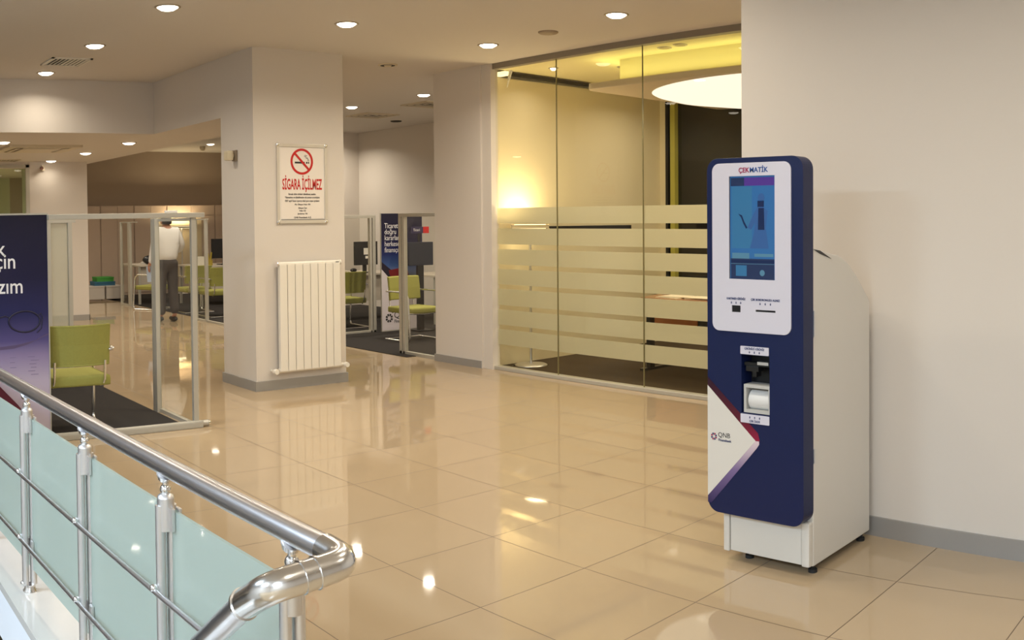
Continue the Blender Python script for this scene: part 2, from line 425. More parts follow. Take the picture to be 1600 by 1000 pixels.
m = MB(); m.box(7.0, 7.2, -7.2, 1.6, -3.3, CZ+.1); m.box(-15.3, 7.2, -7.4, -7.1, -3.3, CZ+.1); struct('wall_front', m, M['wall'])
m = MB(); m.box(-15.3, 7.0, 7.4, 7.5, -3.3, -.22); m.box(-15.3, -15.2, -7.2, 7.4, -3.3, -.22); struct('wall_lower', m, M['wall'])
# baseboards
m = MB(); m.prism([(1.845, wy(1.845), 0), (7, wy(7), 0), (7, wy(7)-.014, 0), (1.845, wy(1.845)-.014, 0)], (0, 0, .092)); struct('baseboard_right', m, M['base'])
m = MB(); m.box(-3.705, -3.015, 1.555, 2.545, 0, .088); struct('baseboard_column_middle', m, M['base'])
m = MB(); m.box(-3.56, -2.80, 4.015, 4.3, 0, .075); struct('baseboard_column_right', m, M['base'])
m = MB(); m.box(-10.05, -10.035, 1.33, 2.29, 0, .09); m.box(-10.4, -10.035, 2.28, 2.29, 0, .09); struct('baseboard_west', m, M['base'])
# glass front of the meeting room: channel above and below
m = MB(); m.box(-2.66, 1.845, 4.08, 4.16, 3.035, CZ); struct('trim_header', m, M['aludark'])
m = MB(); m.box(-2.66, 1.845, 4.075, 4.165, 0, .035); struct('trim_sill', m, M['alu'], .004)
m = MB(); m.box(-2.779, -2.75, 4.2, 6.9, 3.012, 3.045); struct('trim_slot', m, M['grille'])
gx = [-2.65, -1.79, -.735, .32, 1.375, 1.84]
gl = ['tall clear glass panel of meeting room next to the white column, floor lamp behind it', 'second tall glass panel of meeting room with frosted stripes, bare wall behind it',
      'tall glass panel of meeting room beside the kiosk, wooden table and dark window behind', 'glass panel of meeting room mostly hidden behind the kiosk', 'last glass panel of meeting room hidden behind the wall corner']
bands = [(.255, .41), (.455, .61), (.655, .82), (.865, 1.02), (1.065, 1.22), (1.27, 1.43), (1.48, 1.635)]
for i in range(4):
    x0, x1 = gx[i]+.003, gx[i+1]-.003
    t = thing('glass_panel', ((x0+x1)/2, 4.12, .035), gl[i], 'glass panel', 'meeting room glass panels')
    m = MB(); m.box(x0, x1, 4.114, 4.126, .035, 3.04); m.build('pane', M['glass_y'], t)
    m = MB()
    for a, b in bands: m.box(x0, x1, 4.1275, 4.1285, a, b)
    m.build('frosted_stripes', M['frost'], t)
    m = MB(); m.box(x1-.001, x1+.004, 4.113, 4.127, .035, 3.04); m.build('joint', M['edge'], t)

# ------------------------------------------------------------------ far cabinets: each door panel a unit
ys = [2.3, 3.15, 4.09, 4.85, 5.61, 6.76, 7.28]
cl = ['peach storage cabinet left of all, behind the boxes', 'peach storage cabinet behind the low white boxes', 'peach storage cabinet behind the far desk',
      'peach storage cabinet behind the walking man', 'peach storage cabinet behind the glowing floor lamp', 'peach storage cabinet nearest the middle column']
for i in range(1, 6):
    t = thing('storage_cabinet', (-14.75, (ys[i]+ys[i+1])/2, 0), cl[i], 'cabinet', 'wall of storage cabinets')
    m = MB(); m.box(-15.045, -14.79, ys[i]+.003, ys[i+1]-.003, 0, 1.91); m.build('body', M['cab'], t)
    md = (ys[i]+ys[i+1])/2
    for a, b in ((ys[i]+.012, md-.003), (md+.003, ys[i+1]-.012)):
        m = MB(); m.box(-14.79, -14.77, a, b, .06, 1.68); m.build('door', M['cab'], t)
        m = MB(); m.box(-14.79, -14.77, a, b, 1.69, 1.90); m.build('door', M['cab'], t)

# ------------------------------------------------------------------ ceiling fixtures
def downlight(x, y, z, label, power=16, r=.085, group='recessed ceiling lights', col=WARM, on=True):
    t = thing('recessed_light', (x, y, z), label, 'ceiling light', group)
    m = MB(); m.lathe([(r+.012, 0), (r+.012, -.004), (r+.004, -.008), (r-.006, -.006), (r-.01, 0)], (x, y, z), 32); m.build('trim_ring', M['trimring'], t)
    m = MB(); m.lathe([(r-.008, -.002), (r-.008, -.006), (r*.6, -.022), (.006, -.028)] if on else [(r-.008, -.002), (r-.008, -.007)], (x, y, z), 28); m.build('diffuser', M['bulb'] if on else M['bulboff'], t)
    if on: area('lamp_light', (x, y, z-.04), .12, power, col, parent=t, spread=150)
    return t
P0 = 14
for x, y, lb in ((-4.96, .21, 'recessed ceiling light nearest the lowered ceiling, left of the air vent'),
                 (-3.42, .23, 'recessed ceiling light right of the air vent'),
                 (-1.84, .26, 'recessed ceiling light near the top edge, left of the middle column'),
                 (-1.81, 1.78, 'recessed ceiling light above and right of the no smoking notice column'),
                 (-1.88, 3.34, 'recessed ceiling light just left of the meeting room glass top corner'),
                 (-.24, 3.20, 'recessed ceiling light in front of the meeting room, near the top edge')):
    downlight(x, y, CZ, lb, {-4.96: 6.5, -1.88: 19}.get(x, P0))
for i, (x, y) in enumerate(((-.24, .23), (1.36, .23), (-.24, 1.78), (1.36, 3.2), (1.36, 1.0), (3.0, .23), (4.6, .23), (-1.84, -1.3), (-3.42, -1.3), (4.4, -1.4))):
    downlight(x, y, CZ, 'recessed ceiling light over the hall outside the picture', 10.5)
downlight(-6.51, 4.94, CZ, 'recessed ceiling light over the office behind the blue banner, farther of two', 30)
downlight(-4.97, 5.0, CZ, 'recessed ceiling light over the office behind the blue banner, nearer of two', 24)
downlight(-9.3, 4.94, CZ, 'recessed ceiling light behind the middle column, over green chairs', 16)
for x, y in ((-9.4, 6.35), (-4.1, 6.4), (-3.5, 5.4)): downlight(x, y, CZ, 'unseen ceiling light, placed behind a column to brighten the right office wall', 24)  # first follows the scallop on the wall; the others are unseen fill, added
downlight(-12.9, 5.8, CZ, 'small recessed ceiling light near the far cabinets beside the middle column', 7)
for x in (-8.3, -10.2, -12.2): downlight(x, 3.35, CZ, 'unseen ceiling light, placed behind the lowered beam to brighten the far walkway', 22)  # farthest follows its floor reflection; the nearer ones are added fill, out of sight
downlight(-12.6, .2, LZ, 'unseen light added inside the green glazed office', 60)  # unseen lamp added to brighten the room behind the green window
downlight(-6.57, .12, LZ, 'recessed light in lowered ceiling at the left picture edge', 15)
downlight(-6.53, 1.69, LZ, 'recessed light in lowered ceiling, rightmost one', 13)
downlight(-8.21, 1.67, LZ, 'recessed light in lowered ceiling right of the cassette air conditioner', 13)
downlight(-9.80, 1.62, LZ, 'recessed light in lowered ceiling close to the glazed office wall', 1.5)
downlight(-9.4, .0, LZ, 'recessed light in lowered ceiling outside the picture', 13)
downlight(-7.2, -1.6, LZ, 'recessed light in lowered ceiling outside the picture, over booth', 13)
# smoke detector, round speakers, small spots
def disc(name, x, y, z, r, h, m_, label, cat, group=None):
    mm = MB(); mm.lathe([(r, 0), (r, -h*.4), (r*.85, -h*.8), (r*.4, -h)], (x, y, z), 28); return tag(mm.build(name, m_), label, cat, group)
disc('ceiling_cover', -1.1, 3.32, CZ, .085, .02, mat('tan_cover', (.33, .25, .17), .6), 'flat tan round cover on the ceiling before the meeting room', 'ceiling cover')
disc('smoke_detector', -13.5, 5.9, CZ, .06, .09, M['cream'], 'small cream smoke detector on the far office ceiling', 'smoke detector')
def square_vent(x, y, z, s, label, name='ceiling_vent', rz=0):
    t = thing(name, (x, y, z), label, 'ceiling vent', 'ceiling air vents')
    m = MB()
    for k in range(4):
        a = s/2-k*s*.125; b = a-s*.045
        if b <= 0: break
        zz = z-.012+.003*k
        m.box(x-a, x+a, y-a, y-b, zz, zz+.012); m.box(x-a, x+a, y+b, y+a, zz, zz+.012)
        m.box(x-a, x-b, y-b, y+b, zz, zz+.012); m.box(x+b, x+a, y-b, y+b, zz, zz+.012)
    m.build('frame', M['cream'], t)
    m = MB(); m.box(x-s*.46, x+s*.46, y-s*.46, y+s*.46, z-.002, z+.001); m.build('backing', M['grille'], t)
    return t
square_vent(-7.25, 5.8, CZ, .58, 'square ceiling air vent left of two, beyond the middle column')
square_vent(-5.72, 5.69, CZ, .58, 'square ceiling air vent next to the white right column')
square_vent(-10.6, 4.1, CZ, .5, 'square ceiling air vent in the far office')
square_vent(-11.8, 3.6, CZ, .4, 'square ceiling air vent farthest away above the cabinets')
t = thing('ceiling_vent', (-4.26, .22, CZ), 'rectangular white air vent between two lights on the upper ceiling', 'ceiling vent', 'ceiling air vents')
x0, x1, y0, y1 = -4.47, -4.05, .02, .42
m = MB(); m.box(x0, x1, y0, y0+.025, CZ-.012, CZ); m.box(x0, x1, y1-.025, y1, CZ-.012, CZ); m.box(x0, x0+.025, y0, y1, CZ-.012, CZ); m.box(x1-.025, x1, y0, y1, CZ-.012, CZ); m.build('frame', M['whitep'], t)
m = MB(); m.box(x0+.02, x1-.02, y0+.02, y1-.02, CZ-.003, CZ-.001); m.build('backing', M['grille'], t)
for k in range(9):
    yy = y0+.04+k*.04
    if .0: pass
    m = MB(); m.obox((x0+.03, yy, CZ-.007), (x1-.03, yy, CZ-.007), .024 if k > 3 else .012, .004); m.build('slat', M['whitep'], t)
# round diffuser in front of column
t = thing('round_ceiling_vent', (-3.3, 3.25, CZ), 'round dark ceiling vent left of the right column', 'ceiling vent')
m = MB(); m.lathe([(.10, 0), (.10, -.008), (.08, -.012), (.078, -.004)], (-3.3, 3.25, CZ), 28); m.build('rim', M['cream'], t)
m = MB(); m.lathe([(.075, -.003), (.075, -.010)], (-3.3, 3.25, CZ), 24); m.build('grille', M['grille'], t)
m = MB(); m.lathe([(.04, -.010), (.03, -.02)], (-3.3, 3.25, CZ), 20); m.build('hub', M['cream'], t)
# small ceiling spots at back
disc('ceiling_sensor', -7.75, 6.6, CZ, .09, .02, M['grille'], 'small dark round ceiling fitting beyond the square vents', 'ceiling fitting')
# cassette air conditioner
t = thing('cassette_air_conditioner', (-7.39, .9, LZ), 'cream cassette air conditioner set in the lowered ceiling', 'air conditioner')
a = .47; cx, cy_ = -7.39, .75
m = MB(); m.holed([(cx-a, cy_-a, LZ-.03), (cx+a, cy_-a, LZ-.03), (cx+a, cy_+a, LZ-.03), (cx-a, cy_+a, LZ-.03)],
    [[(cx-.36, cy_-.36, LZ-.03), (cx+.36, cy_-.36, LZ-.03), (cx+.36, cy_+.36, LZ-.03), (cx-.36, cy_+.36, LZ-.03)]], (0, 0, .03)); m.build('panel', M['cream'], t)
m = MB(); m.box(cx-.35, cx+.35, cy_-.35, cy_+.35, LZ-.008, LZ-.001); m.build('cavity', M['grille'], t)
for dx, dy, L in ((0, -.31, 1), (0, .31, 1), (-.31, 0, 0), (.31, 0, 0)):
    m = MB()
    if L: m.box(cx-.26, cx+.26, cy_+dy-.025, cy_+dy+.025, LZ-.036, LZ-.02)
    else: m.box(cx+dx-.025, cx+dx+.025, cy_-.26, cy_+.26, LZ-.036, LZ-.02)
    m.build('louver', M['cream'], t)
m = MB(); m.box(cx-.25, cx+.25, cy_-.25, cy_+.25, LZ-.04, LZ-.012, .006)
m.build('intake_grille', M['cream'], t)
square_vent(-9.7, .85, LZ, .42, 'faint square air vent above the glazed office front')
# dome camera on the west wall, sensor on column
t = thing('security_camera', (-10.0, 1.55, 2.42), 'tiny brown camera on the wall beside the green glazed office', 'camera')
m = MB(); m.box(-10.05, -10.0, 1.52, 1.57, 2.38, 2.46); m.build('bracket', M['cream'], t)
m = MB(); m.cyl((-10.02, 1.53, 2.42), (-9.92, 1.50, 2.41), .028); m.build('body', mat('brown_plastic', (.12, .05, .03), .5), t)
t = thing('motion_sensor', (-3.39, 1.57, 2.14), 'cream motion sensor on the left face of the middle column', 'sensor')
m = MB(); m.box(-3.42, -3.34, 1.545, 1.57, 2.09, 2.19, .006); m.build('bracket', mat('shadow_plastic', (.28, .22, .15), .6), t)
m = MB(); m.box(-3.43, -3.345, 1.465, 1.53, 2.095, 2.185, .02); m.cyl((-3.385, 1.52, 2.14), (-3.385, 1.55, 2.14), .018); m.build('housing', mat('ivory_plastic', (.62, .53, .36), .45), t)

# ------------------------------------------------------------------ unseen cool panels added behind the camera to cast bluish light
for i, (x, y) in enumerate(((.6, -4.4), (3.2, -5.2), (6.0, -3.9))):
    t = thing('added_fill_panel', (x, y, CZ), 'cool white fill panel added over the stairwell outside the picture', 'ceiling light', 'added stairwell fill panels')
    m = MB(); m.box(x-.62, x+.62, y-.32, y+.32, CZ-.03, CZ); m.build('frame', M['whitep'], t)
    m = MB(); m.box(x-.59, x+.59, y-.29, y+.29, CZ-.034, CZ-.028); m.build('diffuser', M['coolpanel'], t)
    area('lamp_light', (x, y, CZ-.05), 1.15, 165, COOL, shape='RECTANGLE', sy=.55, parent=t)
for x, y in ((4.2, -4.0), (.5, -.6)):  # fill lights added under the slab to brighten the stairwell and handrail
    t = thing('added_fill_panel', (x, y, -.22), 'cool white fill panel added under the floor slab, outside the picture', 'ceiling light', 'added lower floor fill panels')
    m = MB(); m.box(x-.62, x+.62, y-.32, y+.32, -.25, -.22); m.build('frame', M['whitep'], t)
    m = MB(); m.box(x-.59, x+.59, y-.29, y+.29, -.254, -.248); m.build('diffuser', M['coolpanel'], t)
    area('lamp_light', (x, y, -.27), 1.15, 170, COOL, shape='RECTANGLE', sy=.55, parent=t)

# ------------------------------------------------------------------ kiosk
K = thing('payment_kiosk', (2.42, 1.34, 0), 'tall navy and white bank cheque kiosk standing against the right wall', 'kiosk')
X0, X1 = 2.215, 2.652
YF = 1.105; YB = 1.655
m = MB()
prof = [(YF, .035), (YB, .035), (YB, 1.13)]
for k in range(9):
    tt = k/8; prof.append((YB-.02-(YB-.02-1.28)*tt, 1.15+.215*math.sin(tt*math.pi/2)))
prof += [(YF, 1.40)]
m.prism(YZ(prof, X0), (X1-X0, 0, 0)); m.build('cabinet', M['kwhite'], K, .006)
m = MB(); m.box(X0-.002, X0+.028, YF-.035, YF+.002, .04, .23, .006); m.build('side_profile', M['kwhite'], K)
m = MB(); m.box(X1-.040, X1-.001, YF-.035, YF+.002, .04, .23, .010); m.build('side_profile', M['kwhite'], K)
m = MB(); m.box(X0+.031, X1-.043, YF-.028, YF+.002, .045, .232, .003); m.build('lower_door', M['kwhite'], K)
for x, y in ((2.30, 1.15), (2.63, 1.14), (2.63, 1.60), (2.26, 1.60)):
    m = MB(); m.cyl((x, y, 0), (x, y, .014), .02); m.cyl((x, y, .012), (x, y, .04), .010); m.build('foot', M['rubber'], K)
# top seam wedge and hinge seen on the right side
m = MB(); m.prism([(X1+.0006, YF+.003, 1.392), (X1+.0006, YF+.06, 1.385), (X1+.0006, YF+.165, 1.345), (X1+.0006, YF+.055, 1.372)], (.0015, 0, 0)); m.build('seam', M['black'], K)
for z0_, z1_ in ((1.02, 1.13), (.48, .54)):
    m = MB(); m.box(X1, X1+.006, YF-.001, YF+.012, z0_, z1_); m.build('hinge', M['brushed'], K)
# navy front
PX0, PX1, PZ0, PZ1, PY0 = 2.165, 2.654, .225, 1.785, 1.018
RX0, RX1, RZ0, RZ1 = 2.345, 2.488, .682, .934
m = MB(); m.holed(XZ(rrect(PX0, PX1, PZ0, PZ1, .055), PY0), [XZ([(RX0, RZ0), (RX1, RZ0), (RX1, RZ1), (RX0, RZ1)], PY0)], (0, YF-PY0, 0))
pan = m.build('front_panel', M['navy'], K, .008)
m = MB(); m.box(RX0-.01, RX1+.01, YF-.006, YF-.001, RZ0-.01, RZ1+.01)
m.build('recess_back', M['black'], K)
m = MB(); m.box(RX0+.004, RX1-.004, PY0+.018, PY0+.06, .885, .90); m.box(RX0+.015, RX0+.08, PY0+.012, PY0+.06, .862, .885, .003); m.box(RX0+.05, RX0+.07, PY0+.012, PY0+.05, .84, .865)
m.build('feeder', M['black'], K)
m = MB(); m.box(RX0+.075, RX1-.012, PY0+.010, PY0+.03, .893, .906); m.build('feeder_lip', M['brushed'], K)
m = MB(); m.holed(XZ([(RX0+.01, RZ0+.002), (RX1-.001, RZ0+.002), (RX1-.001, .806), (RX0+.01, .806)], PY0+.004), [XZ([(RX0+.022, RZ0+.016), (RX1-.008, RZ0+.016), (RX1-.008, .792), (RX0+.022, .792)], PY0+.004)], (0, .07, 0))
m.box(RX0+.012, RX1-.002, PY0+.072, PY0+.078, RZ0+.004, .804); m.build('return_tray', M['pocket'], K)
m = MB(); m.cyl((RX0+.030, PY0+.052, .736), (RX1-.009, PY0+.052, .736), .044, seg=32); m.build('roller', M['roller'], K)
# white face with screen opening
FX0, FX1, FZ0, FZ1 = 2.197, 2.598, 1.032, 1.762
SX0, SX1, SZ0, SZ1 = 2.286, 2.519, 1.261, 1.705
m = MB(); m.holed(XZ(rrect(FX0, FX1, FZ0, FZ1, .035), PY0-.006), [XZ([(SX0, SZ0), (SX1, SZ0), (SX1, SZ1), (SX0, SZ1)], PY0-.006),
    XZ([(2.300, 1.117), (2.345, 1.117), (2.345, 1.146), (2.300, 1.146)], PY0-.006), XZ([(2.422, 1.1235), (2.522, 1.1235), (2.522, 1.132), (2.422, 1.132)], PY0-.006)], (0, .0065, 0))
m.build('face_plate', M['kface'], K, .0015)
m = MB(); m.box(SX0-.004, SX1+.004, PY0-.0008, PY0+.0005, SZ0-.004, SZ1+.004); bz = m.build('screen_bezel', M['black'], K)
m = MB(); m.box(2.297, 2.348, PY0-.0015, PY0, 1.114, 1.149); m.box(2.303, 2.342, PY0-.006, PY0-.001, 1.133, 1.137); m.build('card_slot', M['black'], K)
m = MB(); m.box(2.420, 2.524, PY0-.0015, PY0, 1.121, 1.134); m.build('receipt_slot', M['black'], K)
# the picture on the screen
def scr(name, col, s=1.0): return emit(name, col, s)
sm = [scr('screen_blue', (.022, .095, .24), .50), scr('screen_purple', (.055, .025, .17), .5), scr('screen_dark', (.012, .022, .06), .6), scr('screen_pale', (.06, .15, .22), .5),
      scr('screen_figure', (.026, .075, .20), .5), scr('screen_navy', (.006, .014, .05), .6), scr('screen_teal', (.026, .11, .22), .5)]
for m_ in sm: m_.node_tree.nodes['Principled BSDF'].inputs['Roughness'].default_value = .12
m = MB(); sw, sh = SX1-SX0, SZ1-SZ0
def spoly(pts, mi, lay):
    m.mi = mi; m.prism([(SX0+a*sw, PY0-.0010-lay*.0002, SZ0+b*sh) for a, b in pts], (0, .00018, 0))
def sp(a0, a1, b0, b1, mi, lay): spoly([(a0, b0), (a1, b0), (a1, b1), (a0, b1)], mi, lay)
sp(0.015, 1, 0, 1, 0, 0)
sp(.03, .33, .905, .985, 2, 1); sp(.33, .98, .905, .985, 1, 1); sp(.05, .5, .30, .90, 6, 1)
sp(.03, .98, 0, .20, 2, 1); sp(.06, .44, .20, .255, 3, 2); sp(.55, .96, .22, .25, 3, 2); sp(.03, .98, .148, .152, 3, 2); sp(.03, .98, .16, .185, 5, 2)
sp(.14, .38, .03, .135, 6, 2); spoly([(.72+.055*math.cos(t*.5236), .065+.03*math.sin(t*.5236)) for t in range(12)], 3, 2)
spoly([(.70+.075*math.cos(t*.5236), .79+.042*math.sin(t*.5236)) for t in range(12)], 4, 2)
sp(.62, .76, .70, .76, 5, 2)
spoly([(.45, .30), (.86, .30), (.80, .50), (.84, .66), (.74, .70), (.62, .70), (.52, .62), (.40, .50), (.48, .48), (.57, .55), (.54, .44)], 4, 2)
spoly([(.63, .48), (.77, .48), (.76, .69), (.64, .69)], 5, 3)
spoly([(.40, .50), (.33, .56), (.28, .62), (.20, .635), (.26, .60), (.31, .54), (.37, .49)], 5, 3)
m.build('screen', sm, K)
text('brand_text', 'ÇEK', .0295, (2.337, PY0-.0068, 1.7205), FY, M['magink'], K, bold=.0006)
text('brand_text', 'MATİK', .0295, (2.3935, PY0-.0068, 1.7205), FY, M['blueink'], K, bold=.0006)
def arrows(cx, z, sp_, y, up=False):
    mm = MB()
    for k in (-1, 0, 1):
        x = cx+k*sp_; s = 1 if up else -1
        mm.prism([(x-.0016, y, z-.004*s), (x+.0016, y, z-.004*s), (x+.0016, y, z+.001*s), (x+.0042, y, z+.001*s), (x, y, z+.007*s), (x-.0042, y, z+.001*s), (x-.0016, y, z+.001*s)], (0, .0004, 0))
    return mm
t1 = text('card_slot_text', 'KARTINIZI GİRİNİZ', .0125, (2.3225, PY0-.0068, 1.171), FY, M['navyink'], K, align='CENTER', sx=.86, bold=.0004)
t2 = text('receipt_slot_text', 'ÇEK BORDRONUZU ALINIZ', .0125, (2.472, PY0-.0068, 1.171), FY, M['navyink'], K, align='CENTER', sx=.93, bold=.0004)
mm = arrows(2.3225, 1.159, .024, PY0-.0068); mm.build('arrow_marks', M['navyink'], K)
mm = arrows(2.472, 1.159, .026, PY0-.0068); mm.build('arrow_marks', M['navyink'], K)
m = MB(); m.prism(XZ(rrect(2.342, 2.486, .937, .972, .003), PY0-.003), (0, .003, 0)); lp = m.build('label_plate', M['kface'], K)
text('label_text', 'ÇEKİNİZİ GİRİNİZ', .012, (2.414, PY0-.0036, .958), FY, M['navyink'], lp, align='CENTER', sx=.95, bold=.0003)
mm = arrows(2.414, .948, .025, PY0-.0036); mm.build('arrow_marks', M['navyink'], lp)
m = MB(); m.prism(XZ(rrect(2.342, 2.488, .640, .678, .003), PY0-.003), (0, .003, 0)); lp = m.build('label_plate', M['kface'], K)
text('label_text', 'ÇEK İADE', .012, (2.415, PY0-.0036, .646), FY, M['navyink'], lp, align='CENTER', bold=.0003)
mm = arrows(2.415, .664, .025, PY0-.0036, up=True); mm.build('arrow_marks', M['navyink'], lp)
# emblem: white triangle with maroon and lilac bands
yT = PY0-.0012
def tri(name, pts, m_, y): mm = MB(); mm.prism(XZ(pts, y), (0, .001, 0)); return mm.build(name, m_, K)
maroon = ramp_mat('maroon_band', [(0, s2l(140, 25, 60)), (.35, s2l(90, 22, 40)), (1, s2l(45, 12, 35))], 2, .35, .575, .80)
lilac = ramp_mat('lilac_band', [(0, s2l(42, 35, 85)), (.55, s2l(120, 100, 145)), (1, s2l(215, 195, 200))], 2, .35, .26, .56)
tri('emblem_band', [(PX0+.001, .775), (2.412, .548), (2.436, .560), (2.438, .572), (2.430, .60), (PX0+.001, .822)], maroon, yT)
tri('emblem_band', [(PX0+.001, .262), (PX0+.001, .292), (2.412, .565), (2.436, .566), (2.436, .552), (2.424, .535), (2.185, .262)], lilac, yT-.0004)
tri('emblem_panel', [(PX0+.001, .292), (2.418, .566), (PX0+.001, .785)], M['kwhite'], yT-.0010)
def rosette(cx, cz, r, y, parent, horizontal='x', cols=None, x=None):
    mm = MB()
    for k in range(8):
        t = 2*math.pi*k/8+math.pi/8; mm.mi = k % 2
        pts = [(r*.40, -.10), (r*.42, .28), (r*.95, .30), (r, 0), (r*.95, -.30), (r*.55, -.34)]
        P = []
        for rr, da in pts:
            a, b = cx+rr*math.cos(t+da), cz+rr*math.sin(t+da)
            P.append((a, y, b) if horizontal == 'x' else (x, a, b))
        mm.prism(P, (0, .0005, 0) if horizontal == 'x' else (-.0008, 0, 0))
    return mm.build('rosette_emblem', cols or [M['navyink'], M['magink']], parent)
rosette(2.200, .560, .0165, yT-.0016, K)
text('brand_text', 'QNB', .030, (2.222, yT-.0016, .561), FY, M['blackink'], K)
text('brand_text', 'Finansbank', .0155, (2.224, yT-.0016, .543), FY, M['navyink'], K, bold=.0003)

# ------------------------------------------------------------------ radiator on the middle column
RXF = -2.965
T = thing('radiator', (-3.0, 2.1, .14), 'white panel radiator with vertical tubes on the middle column', 'radiator')
ya, yb = 1.775, 2.435
m = MB(); m.cyl((-2.985, ya, 1.140), (-2.985, yb, 1.140), .020, seg=20); m.build('header', M['rad'], T)
m = MB(); m.cyl((-2.985, ya, .175), (-2.985, yb, .175), .022, seg=20); m.build('header', M['rad'], T)
n = 8; wv = (yb-ya-.01)/n
for k in range(n):
    y0 = ya+.005+k*wv
    m = MB(); m.box(-2.998, -2.955, y0+.003, y0+wv-.003, .17, 1.135, .005); m.build('tube', M['rad'], T)
m = MB(); m.box(-2.999, -2.985, ya+.02, yb-.02, .2, 1.11); m.build('gap_shade', mat('radiator_shadow_gap', (.16, .12, .08), .8), T)  # dark sheet painting in the shade of the gaps between tubes
for y in (ya-.006, yb+.006):
    m = MB(); m.cyl((-2.985, y-.007, 1.14), (-2.985, y+.007, 1.14), .024); m.build('end_cap', M['steel'] if y < 2 else M['rad'], T)
for y, s in ((ya-.05, -1), (yb+.045, 1)):
    m = MB(); m.cyl((-2.985, y-s*.04, .175), (-2.985, y+s*.012, .175), .016); m.cyl((-3.029, y, .175), (-2.955, y, .175), .013); m.cyl((-2.955, y, .175), (-2.925, y, .175), .026, .022); m.build('valve', M['rad'], T)
m = MB(); m.box(-2.964, -2.9635, yb-.05, yb-.015, 1.135, 1.15); m.build('maker_badge', M['base'], T)
for z in (.3, 1.0):
    for y in (1.9, 2.3):
        m = MB(); m.box(-3.029, -2.998, y-.01, y+.01, z-.015, z+.015); m.build('bracket', M['rad'], T)

# ------------------------------------------------------------------ no smoking notice
T = thing('no_smoking_notice', (-3.02, 2.07, 1.5), 'framed white no smoking notice in red lettering above the radiator', 'notice')
a0, a1, b0, b1 = 1.80, 2.335, 1.505, 2.235; xs = -3.028
m = MB(); m.box(xs-.001, xs+.006, a0+.015, a1-.015, b0+.015, b1-.015); m.build('backing', M['paper'], T)
for (p, q, r_, s_) in ((a0, a0+.028, b0+.01, b1-.01), (a1-.028, a1, b0+.01, b1-.01)):
    m = MB(); m.box(xs, xs+.014, p, q, r_, s_, .004); m.build('frame_bar', mat('satin_frame', (.66, .61, .53), .35, metal=.3), T)
for z in (b0, b1-.032):
    m = MB(); m.box(xs, xs+.015, a0+.01, a1-.01, z, z+.032, .004); m.build('frame_bar', bpy.data.materials['satin_frame'], T)
for y in (a0+.012, a1-.012):
    for z in (b0+.014, b1-.014):
        m = MB(); m.ball((xs+.010, y, z), .019, sx=.55); m.build('corner_cap', M['chrome'], T)
m = MB(); m.prism(YZ(rrect(a0+.040, a1-.036, b0+.042, b1-.036, .02), xs+.007), (.001, 0, 0)); po = m.build('poster', mat('notice_paper', (.80, .73, .66), .35, coat=.4), T)
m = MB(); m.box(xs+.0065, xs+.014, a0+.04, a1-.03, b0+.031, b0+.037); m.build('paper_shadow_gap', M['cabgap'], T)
xx = xs+.0085; cyy, czz, ro = 2.065, 2.072, .120
ring = MB()
N_ = 48
for rr, inn, mi in ((ro, ro*.82, 0),):
    for k in range(N_):
        t0, t1_ = 2*math.pi*k/N_, 2*math.pi*(k+1)/N_
        ring.prism([(xx, cyy+rr*math.cos(t0), czz+rr*math.sin(t0)), (xx, cyy+rr*math.cos(t1_), czz+rr*math.sin(t1_)), (xx, cyy+inn*math.cos(t1_), czz+inn*math.sin(t1_)), (xx, cyy+inn*math.cos(t0), czz+inn*math.sin(t0))], (.001, 0, 0))
d1 = Vector((0, math.cos(R(135)), math.sin(R(135)))); d2 = Vector((0, math.cos(R(45)), math.sin(R(45))))
c0 = Vector((xx+.0008, cyy, czz)); L = ro*.9; h = .0105
ring.prism([c0+d1*L+d2*h, c0-d1*L+d2*h, c0-d1*L-d2*h, c0+d1*L-d2*h], (.001, 0, 0))
ring.build('prohibition_sign', M['red'], po)
m = MB(); m.box(xx, xx+.0007, cyy-.075, cyy+.03, czz-.018, czz-.001); m.box(xx, xx+.0007, cyy+.045, cyy+.06, czz-.018, czz-.001); m.box(xx, xx+.0007, cyy+.066, cyy+.078, czz-.018, czz-.001)
for k in range(40):
    tt = k/39; 
sm_path = [(xx+.0003, cyy+.075-.012*math.sin(k*.9)-.0016*k, czz+.008+.0022*k+.010*math.cos(k*.7)) for k in range(26)]
m.tube(sm_path, .0013, seg=5); m.build('cigarette_picture', M['blackink'], po)
text('notice_text', 'SİGARA İÇİLMEZ', .135, (xx, cyy+.002, 1.818), FX, M['red'], po, align='CENTER', sx=.40, bold=.003)
lines = [('Burada tütün ürünleri tüketilmesi yasaktır.', .024, 1.766), ('Tüketenlere ve tüketilmesine göz yuman sorumlulara', .024, 1.736), ("4207 sayılı Kanun uyarınca idari para cezası uygulanır.", .024, 1.704),
         ('Alo Şikayet Hattı 184', .019, 1.673), ('Şikayet İçin', .019, 1.640), ('Polis 155', .019, 1.615), ('Jandarma 156', .019, 1.588), ('QNB Finansbank A.Ş.', .021, 1.553)]
for s_, sz, z in lines: text('notice_text', s_, sz, (xx, cyy+.002, z), FX, M['blackink'], po, align='CENTER', sx=.72 if sz > .022 else 1, bold=.0005)

# ------------------------------------------------------------------ railing
def ry(x): return -1.499+(x-.72)*.0318
HZ = .845
T = thing('stair_railing', (2.2, ry(2.2), 0), 'polished steel stair railing with mint frosted glass along the left foreground', 'railing')
Pa = Vector((-3.0, ry(-3.0), HZ)); Pb = Vector((2.97, ry(2.97), HZ+.004))
hr = MB(); hr.cyl(Pa, Pb, .0275, seg=32); HR = hr.build('handrail', M['steel'], T)
